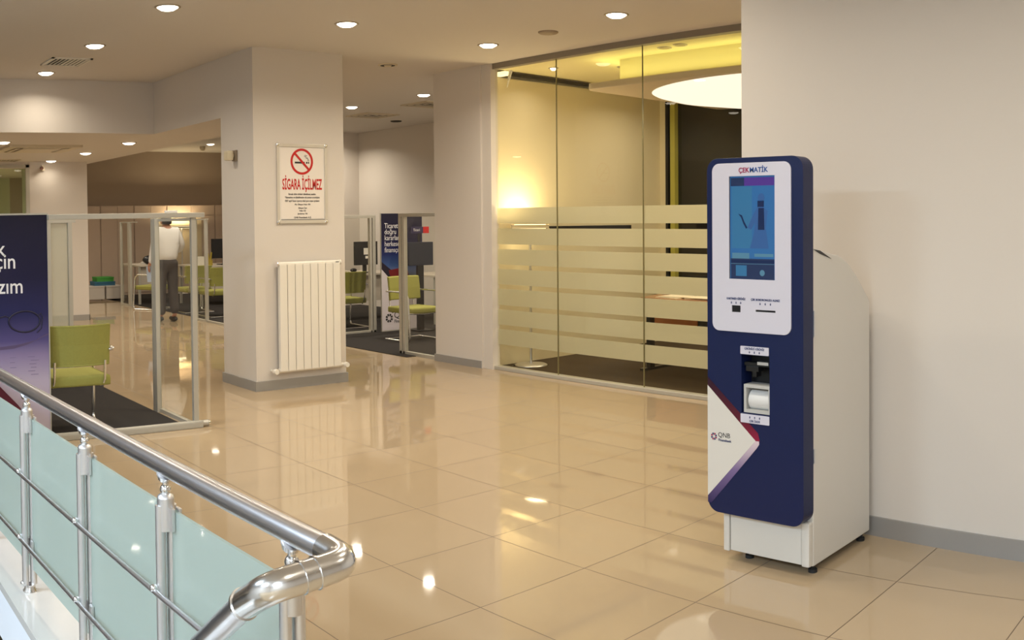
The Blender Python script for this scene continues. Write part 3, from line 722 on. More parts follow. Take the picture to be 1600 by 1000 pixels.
# return: elbow, short level piece, elbow, rail falling with the stairs
c1 = Vector((3.045, ry(3.0), HZ)); c2 = Vector((3.035, -1.600, HZ-.02)); c3 = Vector((2.62, -1.628, HZ-.292)); c4 = Vector((-.4, -1.64, -1.9))
m = MB(); m.tube(rounded([Pb-Vector((.01, 0, 0)), c1, (c1+c2)/2], .06, 10), .031, seg=28); e1 = m.build('elbow', M['chrome'], HR)
m = MB(); dd = (c3-c2).normalized()
m.tube(rounded([(c1+c2)/2, c2, c2+dd*.12], .065, 10), .031, seg=28); m.build('elbow', M['chrome'], HR)
mid = (c1+c2)/2
dv = (c2-c1).normalized()
for off in (-.016, .016):
    m = MB(); m.cyl(mid+dv*(off-.003), mid+dv*(off+.003), .0335, seg=28); m.build('collar', M['chrome'], HR)
m = MB(); m.cyl(c2+dd*.11, c2+dd*.116, .0335, seg=28); m.build('collar', M['chrome'], HR)
m = MB(); m.cyl(c2+dd*.11, c4, .0275, seg=32); m.build('stair_handrail', M['steel'], T)
posts = [-1.99, -1.30, -.62, .07, .765, 1.485, 2.160, 2.828]
def post(x, y, zb, zt, label=None):
    m = MB()
    for dy in (-.017, .017):
        m.cyl((x, y+dy, zb+.03), (x, y+dy, zt-.105), .0145, seg=16)
    m.cyl((x, y, zt-.175), (x, y, zt-.085), .0245, seg=20); m.lathe([(.0245, -.085), (.022, -.078), (.012, -.072)], (x, y, zt), 20)
    p = m.build('post', M['brushed'], T)
    m = MB(); m.ball((x, y, zt-.062), .0165); m.cyl((x, y, zt-.06), (x, y, zt-.028), .009); m.cyl((x-.004, y, zt-.034), (x+.002, y, zt-.02), .02, .026); m.build('saddle', M['chrome'], p)
    m = MB(); m.lathe([(.030, 0), (.030, .006), (.024, .012), (.024, .03)], (x, y, zb), 20); m.ball((x, y-.028, zb+.035), .012); m.build('foot_collar', M['chrome'], p)
    return p
for x in posts:
    y = ry(x); p = post(x, y, .006, HZ)
    for z in (.705, .19):
        for s_ in ((-1, 1) if x < 2.8 else (-1,)):
            m = MB(); m.box(x+s_*.030-.014, x+s_*.030+.014, y-.001, y+.010, z-.032, z+.032, .003); m.build('glass_clamp', M['brushed'], p)
            m = MB(); m.box(x+s_*.032-.014, x+s_*.032+.014, y+.021, y+.030, z-.032, z+.032, .003); m.build('glass_clamp', M['brushed'], p)
for k, (a, b) in enumerate(zip(posts, posts[1:])):
    m = MB(); ya_, yb_ = ry(a)+.0155, ry(b)+.0155
    xa, xb = a+.020, b-.020
    m.prism([(xa, ya_-.005, .10), (xb, yb_-.005, .10), (xb, yb_-.005, .728), (xa, ya_-.005, .728)], (0, .010, 0)); m.build('glass_panel', M['mint'], T)
for z in (.503, .230):
    m = MB(); m.cyl((-2.9, ry(-2.9)-.040, z), (2.92, ry(2.92)-.040, z), .0078, seg=14); rod = m.build('rail_rod', M['steel'], T)
    for x in posts:
        m = MB(); m.cyl((x, ry(x)-.015, z), (x, ry(x)-.042, z), .0095, seg=12); m.ball((x, ry(x)-.04, z+.008), .012); m.build('rod_holder', M['chrome'], rod)
# posts under the falling handrail
for x in (2.78, 2.1):
    zt = c2.z+(c2.x-x)*dd.z/abs(dd.x)
    y = -1.612
    m = MB()
    for dy in (-.012, .016): m.cyl((x, y+dy-.02, zt-1.0), (x, y+dy-.02, zt-.09), .0145, seg=16)
    m.cyl((x, y-.02, zt-.14), (x, y-.02, zt-.075), .0245, seg=20)
    p = m.build('post', M['brushed'], T)
    m = MB(); m.ball((x, y-.012, zt-.055), .0165); m.cyl((x, y-.012, zt-.06), (x, y-.01, zt-.022), .009); m.build('saddle', M['chrome'], p)
m = MB(); m.cyl(Vector((2.9, -1.665, c2.z-.34)), Vector((-.5, -1.68, c2.z-.34-3.4*.68)), .0078, seg=14); m.build('rail_rod', M['steel'], T)
# stairs going down along the stairwell, under the picture's lower edge
m = MB()
for k in range(16):
    x1 = 2.6-k*.28; z1 = -.19*(k+1); m.box(x1-.30, x1, -3.1, -1.72, z1-.2, z1)
struct('stairs', m, M['marble'])

# ------------------------------------------------------------------ banners
def booth_frame_mat(): return M['alu']
def banner_gradient(name, stops): return ramp_mat(name, stops, 2, .45, 0, 1.6)
T = thing('banner', (-1.95, -.99, 0), 'large navy advertising banner with white text and eyeglasses at the left edge', 'banner', 'blue advertising banners')
g1 = banner_gradient('banner_print_near', [(0, s2l(195, 182, 192)), (.27, s2l(180, 168, 190)), (.38, s2l(140, 126, 165)), (.45, s2l(80, 72, 125)), (.56, s2l(32, 34, 84)), (.72, s2l(16, 16, 56)), (1, s2l(12, 10, 40))])
by0, by1 = -1.45, -.645
m = MB(); m.box(-1.965, -1.945, by0, by1, .02, 1.60); bp = m.build('print', g1, T)
m = MB(); m.box(-1.970, -1.940, by0, by1+.008, 1.60, 1.612); m.box(-1.970, -1.940, by1, by1+.008, 0, 1.60); m.box(-1.970, -1.940, by0, by1, 0, .02); m.build('frame', M['alu'], T)
xb = -1.9445
for s_, yy, zz, sz, al in (('zım', -.823, 1.053, .150, 'RIGHT'), ('la', -1.075, 1.053, .150, 'RIGHT'), ('çin', -.873, 1.228, .150, 'RIGHT'), ('k', -.952, 1.318, .150, 'RIGHT')):
    text('banner_text', s_, sz, (xb, yy, zz), FX, M['white_ink'], bp, align=al, sx=.88, bold=.0012)
gm = mat('banner_glasses_print', (.010, .009, .035), .45)
m = MB()
def on(y, z): return (xb, y, z)
m.tube([on(-.745+.105*math.cos(t)*(1.0 if math.cos(t) > 0 else 1.15)-.07, .855+.07*math.sin(t)*(1 if math.sin(t) > 0 else 1.1)) for t in [2*math.pi*k/28 for k in range(28)]], .0062, seg=6, closed=True)
m.tube([on(-.725, .89), on(-.70, .905), on(-.69, .88), on(-.70, .80), on(-.73, .77)], .004, seg=6)
m.tube([on(-.925, .88), on(-.96, .895), on(-1.0, .885)], .005, seg=6)
m.build('eyeglasses_picture', gm, bp)
m = MB(); m.prism([on(by0, .66), on(-1.0, .68), on(-.88, .69), on(-.75, .715), on(by1, .765), on(by1, .755), on(-.80, .69), on(-.9, .665), on(by0, .63)], (.0008, 0, 0)); m.build('paper_edge_picture', mat('banner_shade_print', (.10, .07, .16), .5), bp)
m = MB()
for k, (yy, zz, L_) in enumerate(((-.93, .60, .04), (-.93, .565, .035), (-.93, .53, .045), (-.80, .60, .05), (-.78, .575, .06), (-.79, .55, .05), (-.78, .525, .04), (-.80, .50, .05), (-.78, .475, .055), (-.9, .45, .05))):
    m.box(xb-.0002, xb+.0006, yy, yy+L_, zz, zz+.004)
m.build('fine_print_picture', mat('banner_fine_print', (.20, .16, .28), .5), bp)
m = MB(); m.prism([on(by0, .62), on(-1.02, .42), on(-.88, .27), on(-.80, .17), on(-.80, .10), on(-.9, .13), on(by0, .4)], (.001, 0, 0)); m.build('maroon_picture', mat('banner_maroon_print', s2l(88, 18, 45), .45), bp)

T = thing('banner', (-6.1, 5.45, 0), 'navy advertising banner with the longer white text, standing in the right office', 'banner', 'blue advertising banners')
b0_, b1_ = 5.12, 5.82; xb = -6.10
gw = mat('banner_white_print', (.66, .60, .62), .5)
m = MB(); m.box(xb-.012, xb, b0_, b1_, .02, 1.615)
bp = m.build('print', banner_gradient('banner_print_far', [(0, s2l(205, 195, 200)), (.30, s2l(205, 195, 200)), (.46, s2l(120, 130, 160)), (.56, s2l(62, 88, 140)), (.66, s2l(30, 40, 92)), (.8, s2l(18, 16, 52)), (1, s2l(15, 12, 42))]), T)
m = MB(); m.box(xb-.016, xb+.003, b0_-.006, b0_, 0, 1.62); m.box(xb-.016, xb+.003, b1_, b1_+.006, 0, 1.62); m.box(xb-.016, xb+.003, b0_, b1_, 0, .02); m.build('frame', M['alu'], T)
xt = xb+.0006
for s_, zz in (('Ticarette', 1.415), ('doğru', 1.333), ('kararlar için', 1.251), ('herkese', 1.168), ('finansçı lazım', 1.085)):
    text('banner_text', s_, .098, (xt, b0_+.055, zz), FX, M['white_ink'], bp, sx=.80, bold=0)
m = MB(); m.prism([(xt, b0_, .96), (xt, b0_, .86), (xt, 5.28, .70), (xt, 5.30, .83)], (.0006, 0, 0)); m.build('dark_slope_picture', mat('banner_dark_print', (.012, .006, .02), .5), bp)
m = MB(); m.prism([(xt, 5.24, .84), (xt, 5.55, .88), (xt, 5.60, .70), (xt, 5.28, .70)], (.0007, 0, 0)); m.build('red_roof_picture', mat('banner_red_print', s2l(120, 24, 30), .5), bp)
m = MB(); m.prism([(xt, b0_, 0.02), (xt, b1_, 0.02), (xt, b1_, .30), (xt, 5.62, .62), (xt, 5.30, .69), (xt, b0_, .86)], (.0003, 0, 0)); m.build('white_field_picture', gw, bp)
rosette(5.24, .185, .062, 0, bp, 'y', [M['blackink'], M['blackink']], x=xt+.0012)
text('brand_text', 'QNB', .125, (xt+.0016, 5.32, .18), FX, M['blackink'], bp)
text('brand_text', 'Finansbank', .062, (xt+.0016, 5.325, .115), FX, M['blackink'], bp, bold=.001)

# ------------------------------------------------------------------ glass booths (posts, rails, panes move as one)
def frame_bar(m, p, q, w, h): m.obox(p, q, w, h)
T = thing('glass_booth_partition', (-1.92, 0, 0), 'glass booth partition with aluminium frame in the left foreground', 'partition')
ze = 1.585
m = MB(); m.box(-1.945, -1.895, -.645, .555, ze-.022, ze+.016, .004); m.build('top_rail', M['alu'], T)
m = MB(); m.box(-1.945, -1.885, -.645, .52, 0, .05, .012); m.cyl((-1.915, .50, .028), (-1.915, .565, .028), .022); br = m.build('bottom_rail', M['alu'], T)
m = MB(); m.box(-1.94, -1.90, .25, .34, ze+.016, ze+.034, .004); m.build('white_clip', M['paper'], T)
m = MB(); m.cyl((-1.915, .565, .028), (-1.915, .585, .028), .024, .016); m.build('end_cap', M['chrome'], br)
for (x, y, w_) in ((-1.935, .475, .035), (-2.60, .445, .05)):
    m = MB(); m.box(x-w_/2, x+w_/2, y-.02, y+.02, .0, ze-.02, .004); m.build('post', M['alu'], T)
m = MB(); m.box(-2.665, -2.63, .425, .465, 0, ze-.02, .004); m.build('post', M['alu'], T)
m = MB(); m.box(-2.60, -1.93, .45, .485, 0, .03); m.build('bottom_rail', M['alu'], T)
m = MB(); m.box(-2.57, -1.95, .455, .47, ze-.045, ze-.022); m.build('top_rail', M['alu'], T)
m = MB(); m.box(-2.575, -1.955, .458, .466, .03, ze-.04); m.build('pane', M['glass'], T)

T = thing('glass_booth_partition', (-4.15, 0, 0), 'narrow glass partition panel behind the nearest green chair', 'partition')
m = MB(); m.box(-4.17, -4.12, -.12, .24, 1.545, 1.575); m.build('top_rail', M['alu'], T)
for y, w_ in ((-.075, .05), (-.02, .035), (.185, .04)):
    m = MB(); m.box(-4.17, -4.12, y-w_/2, y+w_/2, 0, 1.55, .004); m.build('post', M['alu'], T)
m = MB(); m.box(-4.15, -4.14, -.02, .18, .03, 1.545); m.build('pane', film('etched_glass', (.62, .62, .50), .55, .4, .06), T)
m = MB(); m.box(-4.17, -4.12, -.08, .19, 0, .03); m.build('bottom_rail', M['alu'], T)

T = thing('glass_office_partition', (-5, 4.1, 0), 'glass office partition between the middle and right columns', 'partition')
m = MB(); m.box(-4.26, -3.55, 4.06, 4.11, 1.56, 1.60, .004); m.build('top_rail', M['alu'], T)
m = MB(); m.box(-4.26, -3.55, 4.06, 4.11, 0, .035); m.build('bottom_rail', M['alu'], T)
for x, w_ in ((-4.235, .05), (-4.175, .04)):
    m = MB(); m.box(x-w_/2, x+w_/2, 4.06, 4.11, 0, 1.565, .004); m.build('post', M['alu'], T)
m = MB(); m.box(-4.15, -3.56, 4.08, 4.09, .035, 1.56); m.build('pane', M['glass'], T)
T = thing('glass_office_partition', (-6.2, 4.8, 0), 'glass office partition right beside the standing blue banner', 'partition')
m = MB(); m.box(-6.22, -6.17, 4.1, 5.08, 1.555, 1.595, .004); m.build('top_rail', M['alu'], T)
m = MB(); m.box(-6.22, -6.17, 4.1, 5.08, 0, .03); m.build('bottom_rail', M['alu'], T)
for y, w_ in ((5.0, .035), (5.055, .05), (4.12, .05)):
    m = MB(); m.box(-6.22, -6.17, y-w_/2, y+w_/2, 0, 1.56, .004); m.build('post', M['alu'], T)
m = MB(); m.box(-6.2, -6.19, 4.14, 4.98, .03, 1.555); m.build('pane', M['glass'], T)

T = thing('glass_office_partition', (-8.95, 3.78, 0), 'small glass partition right of the walking man', 'partition')
m = MB(); m.box(-9.2, -8.76, 3.75, 3.79, 1.565, 1.585); m.build('top_rail', M['alu'], T)
for x, w_ in ((-9.21, .07), (-8.80, .04)):
    m = MB(); m.box(x-w_/2, x+w_/2, 3.74, 3.79, 0, 1.57, .004); m.build('post', M['alu'], T)
m = MB(); m.box(-9.2, -8.8, 3.75, 3.79, 0, .03); m.box(-8.8, -8.2, 3.75, 3.79, 0, .03); m.build('bottom_rail', M['alu'], T)
m = MB(); m.box(-9.18, -8.82, 3.765, 3.773, .03, 1.565); m.build('pane', M['glass'], T)
T = thing('glass_office_partition', (-12.2, 3.75, 0), 'small glass partition between the white boxes and the far desk', 'partition')
m = MB(); m.box(-12.6, -11.7, 3.73, 3.76, 1.54, 1.56); m.build('top_rail', M['alu'], T)
for x, w_ in ((-12.55, .03), (-12.10, .10)):
    m = MB(); m.box(x-w_/2, x+w_/2, 3.72, 3.77, 0, 1.55, .004); m.build('post', M['alu'], T)
m = MB(); m.box(-12.55, -12.1, 3.73, 3.76, 0, .03); m.build('bottom_rail', M['alu'], T)
m = MB(); m.box(-12.54, -12.14, 3.742, 3.75, .03, 1.54); m.build('pane', M['glass'], T)

# ------------------------------------------------------------------ chairs
def make_chair(label, group='green visitor chairs'):
    t = thing('visitor_chair', (0, 0, 0), label, 'chair', group)
    m = MB(); m.box(-.235, .235, -.245, .245, .375, .455, .022); s_ = m.build('seat', M['green'], t, 0)
    for f in s_.data.polygons: f.use_smooth = True
    m = MB()     # a curved back cushion, concave to the front
    n = 10; P = []
    for i in range(n+1):
        u = -1+2*i/n; P.append((-.255+.05*u*u, u*.245))
    zs = [(.535, 0), (.55, .012), (.70, .0), (.84, -.025), (.855, -.035)]
    front = [[m.bm.verts.new((x+.022+dx*.9, y, z)) for x, y in P] for z, dx in zs]
    back = [[m.bm.verts.new((x-.022+dx*.9, y, z)) for x, y in P] for z, dx in zs]
    for A, B in ((front[k], front[k+1]) for k in range(4)):
        for i in range(n): m.bm.faces.new((A[i], A[i+1], B[i+1], B[i]))
    for A, B in ((back[k], back[k+1]) for k in range(4)):
        for i in range(n): m.bm.faces.new((A[i], B[i], B[i+1], A[i+1]))
    for i in range(n):
        m.bm.faces.new((front[0][i], back[0][i], back[0][i+1], front[0][i+1])); m.bm.faces.new((front[4][i], front[4][i+1], back[4][i+1], back[4][i]))
    for k in range(4):
        m.bm.faces.new((front[k][0], front[k+1][0], back[k+1][0], back[k][0])); m.bm.faces.new((front[k][n], back[k][n], back[k+1][n], front[k+1][n]))
    b = m.build('backrest', M['green'], t, .015)
    for s_ in (-1, 1):
        y = s_*.265
        m = MB(); m.tube([(-.225, s_*.235, .655), (-.235, y, .66), (.17, y, .665), (.225, y, .60), (.265, y, .014), (-.25, y, .014)], .0135, seg=10, fillet=.06); m.build('leg_frame', M['chrome'], t)
    m = MB(); m.tube([(-.25, -.265, .012), (-.25, .265, .012)], .0115, seg=10); m.build('floor_bar', M['chrome'], t)
    m = MB(); m.tube([(.235, -.265, .385), (.20, 0, .365), (.235, .265, .385)], .010, seg=8); m.build('cross_bar', M['chrome'], t)
    for y in (-.19, .19):
        m = MB(); m.tube([(-.2, y, .365), (-.255, y, .43), (-.27, y, .58)], .010, seg=8); m.build('back_support', M['chrome'], t)
    return t
def dup(root, loc, rz, label, group=None):
    r = root.copy(); C.objects.link(r); r.location = loc; r.rotation_euler = (0, 0, rz); r['label'] = label
    if group: r['group'] = group
    for ch in root.children:
        c = ch.copy(); C.objects.link(c); c.parent = r
        for g in ch.children: d = g.copy(); C.objects.link(d); d.parent = c
    return r
ch = make_chair('lime green visitor chair in the left foreground booth, back to the camera')
ch.location = (-2.25, -.405, 0); ch.scale = (1, 1, .94); ch.rotation_euler = (0, 0, math.pi)
dup(ch, (-5.15, 4.95, 0), .0, 'lime green visitor chair with chrome arms facing out in front of the banner')
dup(ch, (-6.95, 5.05, 0), math.pi-.05, 'lime green visitor chair with its back turned beside the radiator column')
dup(ch, (-9.55, 4.32, 0), math.pi, 'lime green visitor chair partly cut off by the left side of the middle column')
dup(ch, (-10.45, 4.28, 0), math.pi, 'lime green visitor chair just right of the walking man')
dup(ch, (-11.35, 3.92, 0), math.pi+.5, 'lime green visitor chair left of the walking man, mostly hidden')

# ------------------------------------------------------------------ desks, monitors, papers
def desk(x0, x1, y0, y1, z, label, panel=True, group='office desks'):
    t = thing('office_desk', ((x0+x1)/2, (y0+y1)/2, 0), label, 'desk', group)
    m = MB(); m.box(x0, x1, y0, y1, z-.03, z, .004); m.build('desktop', M['deskl'], t)
    for x in (x0+.04, x1-.04):
        for y in (y0+.04, y1-.04):
            m = MB(); m.box(x-.02, x+.02, y-.02, y+.02, 0, z-.03); m.build('leg', M['alu'], t)
    if panel:
        m = MB(); m.box(x1-.10, x1-.08, y0+.06, y1-.06, .30, z-.03); m.build('modesty_panel', M['deskl'], t)
    return t
desk(-8.3, -7.45, 4.75, 6.5, .72, 'pale office desk behind the green chair in the right office')
desk(-7.1, -6.3, 6.2, 7.2, .72, 'pale office desk at the back of the right office near the white column')
desk(-13.3, -12.3, 3.98, 4.7, .74, 'pale desk with beige side panel behind the walking man')
desk(-12.2, -11.2, 4.75, 6.9, .74, 'pale desk behind the far green chairs')
def monitor(x, y, z, w_, h, rz, label, stickers=False):
    t = thing('computer_monitor', (x, y, z), label, 'monitor', 'computer monitors', 0)
    m = MB(); m.box(x-.02, x+.02, y-w_/2, y+w_/2, z+.12, z+.12+h, .006); s_ = m.build('screen_housing', M['screenoff'], t)
    m = MB(); m.box(x-.05, x-.02, y-.03, y+.03, z+.02, z+.25); m.build('stand', M['black'], t)
    m = MB(); m.box(x-.11, x+.08, y-.12, y+.12, z, z+.015, .004); m.build('base', M['black'], t)
    if stickers:
        m = MB(); m.box(x+.0202, x+.0212, y-.05, y+.04, z+.28, z+.38); m.build('sticker', M['paper'], t)
        m = MB(); m.box(x+.0202, x+.0212, y-.02, y+.05, z+.22, z+.26); m.build('sticker', M['paper'], t)
    t.rotation_euler = (0, 0, rz)
    return t
monitor(-7.65, 5.92, .72, .42, .36, 0, 'black computer monitor seen from the back with two white stickers', True)
monitor(-11.5, 5.4, .74, .55, .36, .0, 'black monitor behind the far green chair by the middle column')
# things on desk right office
def papers(x, y, z, n, w_, d_, label, name='paper_stack', mt=None, group=None):
    m = MB()
    for k in range(n):
        a = random.uniform(-.25, .25); ca, sa = math.cos(a), math.sin(a); cx = x+random.uniform(-.03, .03); cy2 = y+random.uniform(-.03, .03)
        P = [(cx+ca*u-sa*v, cy2+sa*u+ca*v, z+k*.008) for u, v in ((-w_/2, -d_/2), (w_/2, -d_/2), (w_/2, d_/2), (-w_/2, d_/2))]
        m.prism(P, (0, 0, .006))
    return tag(m.build(name, mt or M['paper']), label, 'papers', group)
papers(-7.75, 5.25, .72, 9, .3, .42, 'tall stack of papers on the right office desk behind the chair')
papers(-8.0, 5.62, .72, 4, .25, .3, 'low stack of papers just left of the monitor with stickers', mt=M['paper2'])
m = MB(); m.box(-7.60, -7.48, 5.56, 5.76, .72, .75, .005); m.ball((-7.54, 5.62, .775), .03, sy=2); tag(m.build('desk_telephone', M['black']), 'black desk telephone before the sticker monitor', 'telephone')
t = thing('information_screen', (-5.88, 5.6, 0), 'dark information screen on a post with a red ended sign, right of the banner', 'screen')
m = MB(); m.box(-5.89, -5.85, 5.40, 5.82, .90, 1.22, .008); m.build('screen_housing', mat('dark_blue_plastic', (.016, .02, .035), .35), t)
m = MB(); m.box(-5.90, -5.86, 5.56, 5.66, .02, .92); m.build('post', M['black'], t)
m = MB(); m.box(-6.02, -5.74, 5.48, 5.74, .006, .022); m.build('base', M['black'], t)
m = MB(); m.box(-5.886, -5.876, 5.58, 5.62, 1.20, 1.36); m.build('sign_holder', M['black'], t)
m = MB(); m.box(-5.876, -5.866, 5.46, 5.76, 1.34, 1.43); p_ = m.build('sign_plate', mat('sign_navy', (.02, .015, .06), .4), t)
m = MB(); m.box(-5.8658, -5.8648, 5.66, 5.76, 1.34, 1.43); m.build('red_end', M['red'], p_)
text('sign_text', 'Ticari', .05, (-5.865, 5.49, 1.37), FX, M['white_ink'], p_)
# the dark stand behind the banner (a coat-like dark mass in the photograph)
t = thing('office_chair', (-6.0, 6.45, 0), 'dark office swivel chair behind the desk right of the banner', 'chair')
m = MB(); m.box(-6.25, -5.85, 6.25, 6.7, .44, .52, .03); m.build('seat', M['rubber'], t)
m = MB(); m.box(-5.95, -5.88, 6.27, 6.68, .56, 1.02, .03); m.build('backrest', M['rubber'], t)
m = MB(); m.cyl((-6.05, 6.47, .1), (-6.05, 6.47, .45), .03); m.build('column', M['black'], t)
for k in range(5):
    a = 2*math.pi*k/5; m = MB(); m.cyl((-6.05, 6.47, .1), (-6.05+.28*math.cos(a), 6.47+.28*math.sin(a), .06), .018); m.ball((-6.05+.28*math.cos(a), 6.47+.28*math.sin(a), .03), .03); m.build('leg', M['black'], t)
# far desk things
m = MB(); m.ball((-12.6, 4.35, .83), .11, sx=.7, sy=1.5, sz=.8); tag(m.build('handbag', M['black']), 'black bag lying on the far desk left of the man', 'bag')
papers(-12.9, 4.5, .74, 5, .3, .4, 'small pile of papers on the far desk behind the man')
def carton(x0, x1, y0, y1, z0, z1, label, mt, lid=None):
    t = thing('storage_box', ((x0+x1)/2, (y0+y1)/2, z0), label, 'box', 'boxes by the far cabinets')
    m = MB(); m.box(x0, x1, y0, y1, z0, z1-.02, .003); m.build('body', mt, t)
    m = MB(); m.box(x0-.005, x1+.005, y0-.005, y1+.005, z1-.03, z1, .003); m.build('lid', lid or mt, t)
carton(-13.9, -13.5, 3.30, 3.72, .04, .30, 'left pale box on the floor by the far cabinets', M['whiteboxm'])
carton(-13.9, -13.5, 3.76, 4.10, .04, .30, 'right pale box on the floor by the far cabinets', M['whiteboxm'])
carton(-13.9, -13.6, 3.55, 3.98, .30, .38, 'blue box lying on the pale boxes', M['bluebox'])
carton(-13.9, -13.6, 3.60, 3.95, .38, .47, 'green box on top of the blue box', M['greenbox'])
# desk front with pens near man
m = MB(); m.box(-11.6, -11.45, 4.82, 4.96, .74, .90, .004); tag(m.build('desk_organiser', M['whitep']), 'small white desk organiser right of the walking man', 'organiser')
m = MB()
m.cyl((-11.4, 5.05, .74), (-11.4, 5.05, .84), .045); m.cyl((-11.4, 5.05, .80), (-11.39, 5.07, .98), .016); m.cyl((-11.4, 5.04, .80), (-11.41, 5.01, .96), .016); tag(m.build('pen_holder', mat('yellow_black', (.35, .26, .03), .5)), 'yellow and black pen holder on the desk beside the far lamp', 'pen holder')

# ------------------------------------------------------------------ floor lamps
def floor_lamp(x, y, zh, dirv, label, pw, L=.42, base=.17, off=0):
    t = thing('floor_lamp', (x, y, 0), label, 'floor lamp', 'uplighter floor lamps')
    d = Vector(dirv).normalized()
    m = MB(); m.lathe([(base, 0.006), (base, .014), (base*.9, .022), (.03, .03)], (x, y, 0), 32); m.build('base', M['brushed'], t)
    m = MB(); m.cyl((x, y, .02), (x, y, zh-.02), .013); m.build('pole', M['brushed'], t)
    c = Vector((x, y, zh))+d*off
    m = MB(); m.obox(c-d*L/2, c+d*L/2, .18, .035, .006); hd = m.build('lamp_head', M['cream'] if base > .165 else M['alu'], t)
    m = MB(); m.obox(c-d*(L/2-.03)+Vector((0, 0, -.019)), c+d*(L/2-.03)+Vector((0, 0, -.019)), .13, .006); m.build('diffuser', M['tube'], hd)
    m = MB(); m.obox(c-d*(L/2-.03)+Vector((0, 0, .019)), c+d*(L/2-.03)+Vector((0, 0, .019)), .13, .006); m.build('diffuser', M['tube'], hd)
    rz = math.atan2(d.y, d.x)
    area('lamp_light', (c.x, c.y, zh+.03), L-.08, pw, (1, .80, .47), rot=(math.pi, 0, -rz), shape='RECTANGLE', sy=.1, parent=t)
    area('lamp_light', (c.x, c.y, zh-.03), L-.08, pw*.10, (1, .80, .47), rot=(0, 0, rz), shape='RECTANGLE', sy=.1, parent=t)
    return t
floor_lamp(-2.56, 4.50, 1.445, (.65, .75, 0), 'slim floor lamp glowing against the yellow wall inside the meeting room', 14, L=.38)
floor_lamp(-14.55, 5.86, 1.43, (0, 1, 0), 'floor lamp glowing in front of the far cabinets', 13, L=.62)
m = MB(); m.box(-2.50, -2.49, 4.40, 4.41, .007, .02)
m.bm.clear() ; m.tube([(-2.52, 4.48, .012), (-2.62, 4.42, .012), (-2.66, 4.33, .012), (-2.60, 4.27, .012), (-2.70, 4.25, .012)], .005, seg=6, fillet=.05); tag(m.build('power_cable', M['black']), 'thin power cable on the carpet at the meeting room lamp base', 'cable')
# white board behind the far lamp
m = MB(); m.box(-14.768, -14.745, 5.35, 6.42, .35, 1.66, .004); tag(m.build('pin_board', mat('beige_board', (.62, .50, .33), .6)), 'beige board lit by the far floor lamp', 'board')

# ------------------------------------------------------------------ meeting room furniture
m = MB(); m.box(-2.78, -2.745, 4.95, 6.35, 1.392, 1.443); tag(m.build('wall_ledge', M['black']), 'narrow black ledge on the yellow wall seen through the stripe gap', 'ledge')
t = thing('meeting_table', (-.3, 5.4, 0), 'reddish wooden meeting table behind the glass beside the kiosk', 'table')
m = MB(); m.prism([(-1.345, 4.81, .725), (-.2, 4.72, .725), (1.3, 5.0, .725), (1.3, 6.1, .725), (-1.0, 6.1, .725), (-1.5, 5.4, .725)], (0, 0, .028)); m.build('tabletop', M['wood'], t, .004)
m = MB(); m.box(-1.40, -.87, 5.1, 5.13, .30, .60); m.build('modesty_panel', M['orange'], t)
for x in (-1.44, 1.15):
    m = MB(); m.box(x-.025, x+.025, 5.05, 5.12, .006, .73); m.build('leg', M['black'], t)
    m = MB(); m.box(x-.03, x+.03, 4.95, 5.65, .006, .03); m.build('foot_bar', M['black'], t)
m = MB(); m.box(-.86, .9, 5.1, 5.14, .30, .70); m.build('dark_panel', M['black'], t)
for k, (x, y, lb) in enumerate(((-1.05, 5.0, 'thin open folder at the left end of the meeting table'), (-.72, 5.0, 'paper sheets on the meeting table close to the kiosk'))):
    papers(x, y, .7535, 2, .3, .22, lb, mt=M['paper2'])
m = MB(); m.box(-2.6, -1.6, 6.7, 6.95, .74, .78); tag(m.build('window_ledge', M['black']), 'black ledge under the dark window', 'ledge')
papers(-2.35, 6.82, .78, 3, .5, .2, 'flat white papers on the ledge below the dark window')

# ceiling canopy with glowing dome
cxx, cyy2 = .03, 5.6
t = thing('ceiling_canopy', (cxx, cyy2, 3.06), 'suspended ceiling canopy with a big glowing dome in the meeting room', 'ceiling lamp')
def slab(x0, x1, y0, y1, z0, z1, r_):
    mm = MB(); mm.prism([(a, b, z0) for a, b in rrect(x0, x1, y0, y1, r_)], (0, 0, z1-z0)); return mm
slab(-1.50, 1.55, 4.68, 6.5, 2.83, 3.06, .04).build('upper_ring', M['ceil_yellow'], t)
slab(-1.74, 1.78, 4.46, 6.72, 2.765, 2.832, .10).build('canopy', M['drop'], t, .012)
m = MB(); m.lathe([(1.0, 0), (.97, -.022), (.85, -.07), (.6, -.12), (.3, -.145), (.03, -.15)], (cxx-.06, 5.58, 2.764), 64, 1.55, 1.08, 2); m.build('dome', M['dome'], t)
area('cove_light', (0, 4.57, 2.86), 3.3, 5.0, (1, .93, .40), rot=(math.pi, 0, 0), shape='RECTANGLE', sy=.10, parent=t)
area('cove_light', (-1.62, 5.6, 2.86), .10, 3.2, (1, .93, .40), rot=(math.pi, 0, 0), shape='RECTANGLE', sy=1.9, parent=t)
area('dome_light', (cxx, cyy2, 2.59), 1.1, 42, (1, .80, .46), parent=t)
for (x, y, on_, lb) in ((-1.75, 5.05, False, 'small unlit spot on the meeting room ceiling, leftmost'), (-1.55, 5.0, False, 'small unlit spot on the meeting room ceiling, second from left'),
                     (-2.0, 5.9, True, 'small lit spot on the meeting room ceiling beside the canopy edge'), (-.75, 4.45, False, 'small unlit spot above the canopy next to the glass joint'), (-.55, 4.42, False, 'small unlit spot above the canopy nearest the wall')):
    downlight(x, y, 3.06, lb, 5, .055, 'meeting room ceiling spots', on=on_)
for x, y in ((-2.3, 4.6), (-2.0, 6.3)):
    downlight(x, y, 3.06, 'small lit spot in the meeting room corner', 3, .04, 'meeting room ceiling spots')
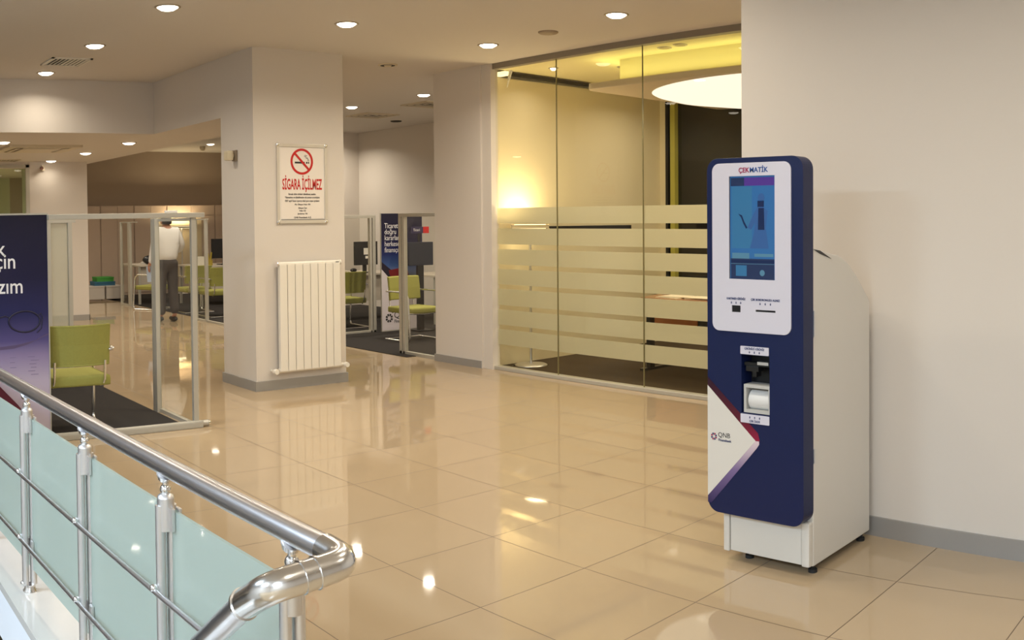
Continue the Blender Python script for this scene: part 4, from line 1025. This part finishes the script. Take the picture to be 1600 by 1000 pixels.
t = thing('emergency_lamp', (-2.68, 4.3, 2.95), 'small bracket lamp in the upper left corner of the meeting room', 'lamp')
m = MB(); m.box(-2.77, -2.62, 4.22, 4.30, 2.99, 3.03, .005); m.build('body', emit('bracket_glow', (1, .9, .55), 1.2), t)
m = MB(); m.prism([(-2.60, 4.26, 3.04), (-2.56, 4.26, 3.03), (-2.66, 4.28, 2.87)], (0, .015, 0)); m.build('bracket', M['whitep'], t)

# ------------------------------------------------------------------ walking man
def skin_mesh(name, verts, edges, radii, m_, parent, sub=2, root=0):
    me = bpy.data.meshes.new(name); me.from_pydata([Vector(v)-offs(parent) for v in verts], edges, [])
    o = bpy.data.objects.new(name, me); C.objects.link(o)
    sk = o.modifiers.new('skin', 'SKIN'); sk.use_smooth_shade = True
    for i, r in enumerate(radii):
        me.skin_vertices[0].data[i].radius = r if isinstance(r, tuple) else (r, r)
    me.skin_vertices[0].data[root].use_root = True
    sb = o.modifiers.new('sub', 'SUBSURF'); sb.levels = sub; sb.render_levels = sub
    bpy.context.view_layer.update()
    nm = bpy.data.meshes.new_from_object(o.evaluated_get(bpy.context.evaluated_depsgraph_get()))
    o.modifiers.clear(); o.data = nm; nm.materials.clear(); nm.materials.append(m_); o.parent = parent
    for f in nm.polygons: f.use_smooth = True
    return o
mx_, my_ = -9.25, 3.30
PER = thing('person', (mx_, my_, 0), 'person in white shirt and dark trousers walking away behind the glass, holding papers', 'person')
# local frame: forward f = away from the camera (-x), left = toward -y ... right = +y
def W(f, l, z): return (mx_-f, my_-l, z)      # l positive is the person's left (screen left)
bodyv = [W(0, 0, .95), W(0, 0, 1.15), W(-.01, 0, 1.38), W(0, 0, 1.47), W(.01, 0, 1.50), W(.02, 0, 1.54), W(.02, 0, 1.60),
         W(0, .09, .90), W(.02, .10, .50), W(-.02, .11, .10), W(.10, .12, .04),
         W(0, -.09, .90), W(-.03, -.08, .50), W(-.13, -.07, .12), W(-.02, -.07, .04),
         W(-.01, .17, 1.40), W(-.03, .23, 1.15), W(.02, .27, .92), W(.04, .28, .86),
         W(-.01, -.17, 1.40), W(-.02, -.25, 1.17), W(.16, -.22, 1.05), W(.22, -.18, 1.06)]
bodye = [(0, 1), (1, 2), (2, 3), (3, 4), (4, 5), (5, 6), (0, 7), (7, 8), (8, 9), (9, 10), (0, 11), (11, 12), (12, 13), (13, 14), (2, 15), (15, 16), (16, 17), (17, 18), (2, 19), (19, 20), (20, 21), (21, 22)]
bodyr = [.09, .09, .10, .055, .052, .082, .078, .075, .055, .035, .035, .075, .055, .035, .035, .05, .038, .026, .028, .05, .038, .026, .028]
B = skin_mesh('body', bodyv, bodye, bodyr, M['skin'], PER)
# ears and fingers belong to the body mesh
bm = bmesh.new(); bm.from_mesh(B.data)
def add_finger(p, q, r):
    mm = MB(); mm.bm.free(); mm.bm = bm; mm.tube([Vector(p)-offs(PER), (Vector(p)+Vector(q))/2-offs(PER)+Vector((-.006, 0, 0)), Vector(q)-offs(PER)], r, seg=8)
hx, hy, hz = W(.05, .285, .84)
for k in range(4): add_finger((hx+.025-k*.017, hy, hz+.01), (hx+.02-k*.017, hy+.012, hz-.075+abs(k-1.4)*.01), .0085)
add_finger((hx-.03, hy+.01, hz+.03), (hx-.05, hy+.03, hz-.02), .009)
hx, hy, hz = W(.25, -.165, 1.065)
for k in range(4): add_finger((hx, hy, hz+.025-k*.017), (hx-.07+abs(k-1.4)*.01, hy-.015, hz+.02-k*.017), .0085)
add_finger((hx+.02, hy-.02, hz+.03), (hx-.03, hy-.03, hz+.05), .009)
for s_ in (-1, 1):
    e = MB(); e.bm.free(); e.bm = bm; cc = Vector(W(.0, s_*.082, 1.535))-offs(PER); e.ball(cc, .03, .6, .4, 1)
cc = Vector(W(.105, 0, 1.535))-offs(PER); e.ball(cc, .02, 1.2, .8, 1.3)
bm.to_mesh(B.data); bm.free()
sv = [W(0, 0, .90), W(-.005, 0, 1.10), W(-.01, 0, 1.34), W(0, 0, 1.45), W(0, 0, 1.48),
      W(-.01, .165, 1.42), W(-.03, .235, 1.15), W(.01, .27, .90), W(-.01, -.165, 1.40), W(-.02, -.255, 1.17), W(.12, -.235, 1.07)]
se = [(0, 1), (1, 2), (2, 3), (3, 4), (2, 5), (5, 6), (6, 7), (2, 8), (8, 9), (9, 10)]
skin_mesh('shirt', sv, se, [(.20, .16), (.185, .145), (.195, .145), (.075, .075), (.062, .062), (.075, .075), (.055, .055), (.042, .042), (.075, .075), (.058, .058), (.042, .042)], M['shirt'], PER)
tv = [W(0, 0, 1.0), W(0, 0, .90), W(0, .085, .84), W(.02, .10, .50), W(-.02, .11, .09), W(0, -.085, .84), W(-.03, -.08, .50), W(-.13, -.07, .11)]
te = [(0, 1), (1, 2), (2, 3), (3, 4), (1, 5), (5, 6), (6, 7)]
skin_mesh('trousers', tv, te, [(.17, .14), (.17, .14), (.105, .105), (.085, .085), (.072, .072), (.105, .105), (.085, .085), (.072, .072)], M['trous'], PER)
for l_, f_ in ((.115, .02), (-.07, -.09)):
    m = MB(); c = W(f_+.03, l_, .045); m.ball(c, .05, 2.7, 1.0, .85, 20); m.build('shoe', M['shoe'], PER)
m = MB(); c = W(-.002, 0, 1.565); m.ball(c, .098, .98, .88, 1.05, 20)
bmesh.ops.delete(m.bm, geom=[v for v in m.bm.verts if v.co.z < 1.56 and v.co.x < mx_-.02 or v.co.z < 1.50], context='VERTS'); m.build('hair', M['hair'], PER)
m = MB(); m.obox(W(.07, .215, .86), W(.06, .20, .62), .012, .20); tag(m.build('document_folder', mat('pale_blue_card', (.42, .50, .62), .6)), 'pale blue papers held by the walking person', 'papers')
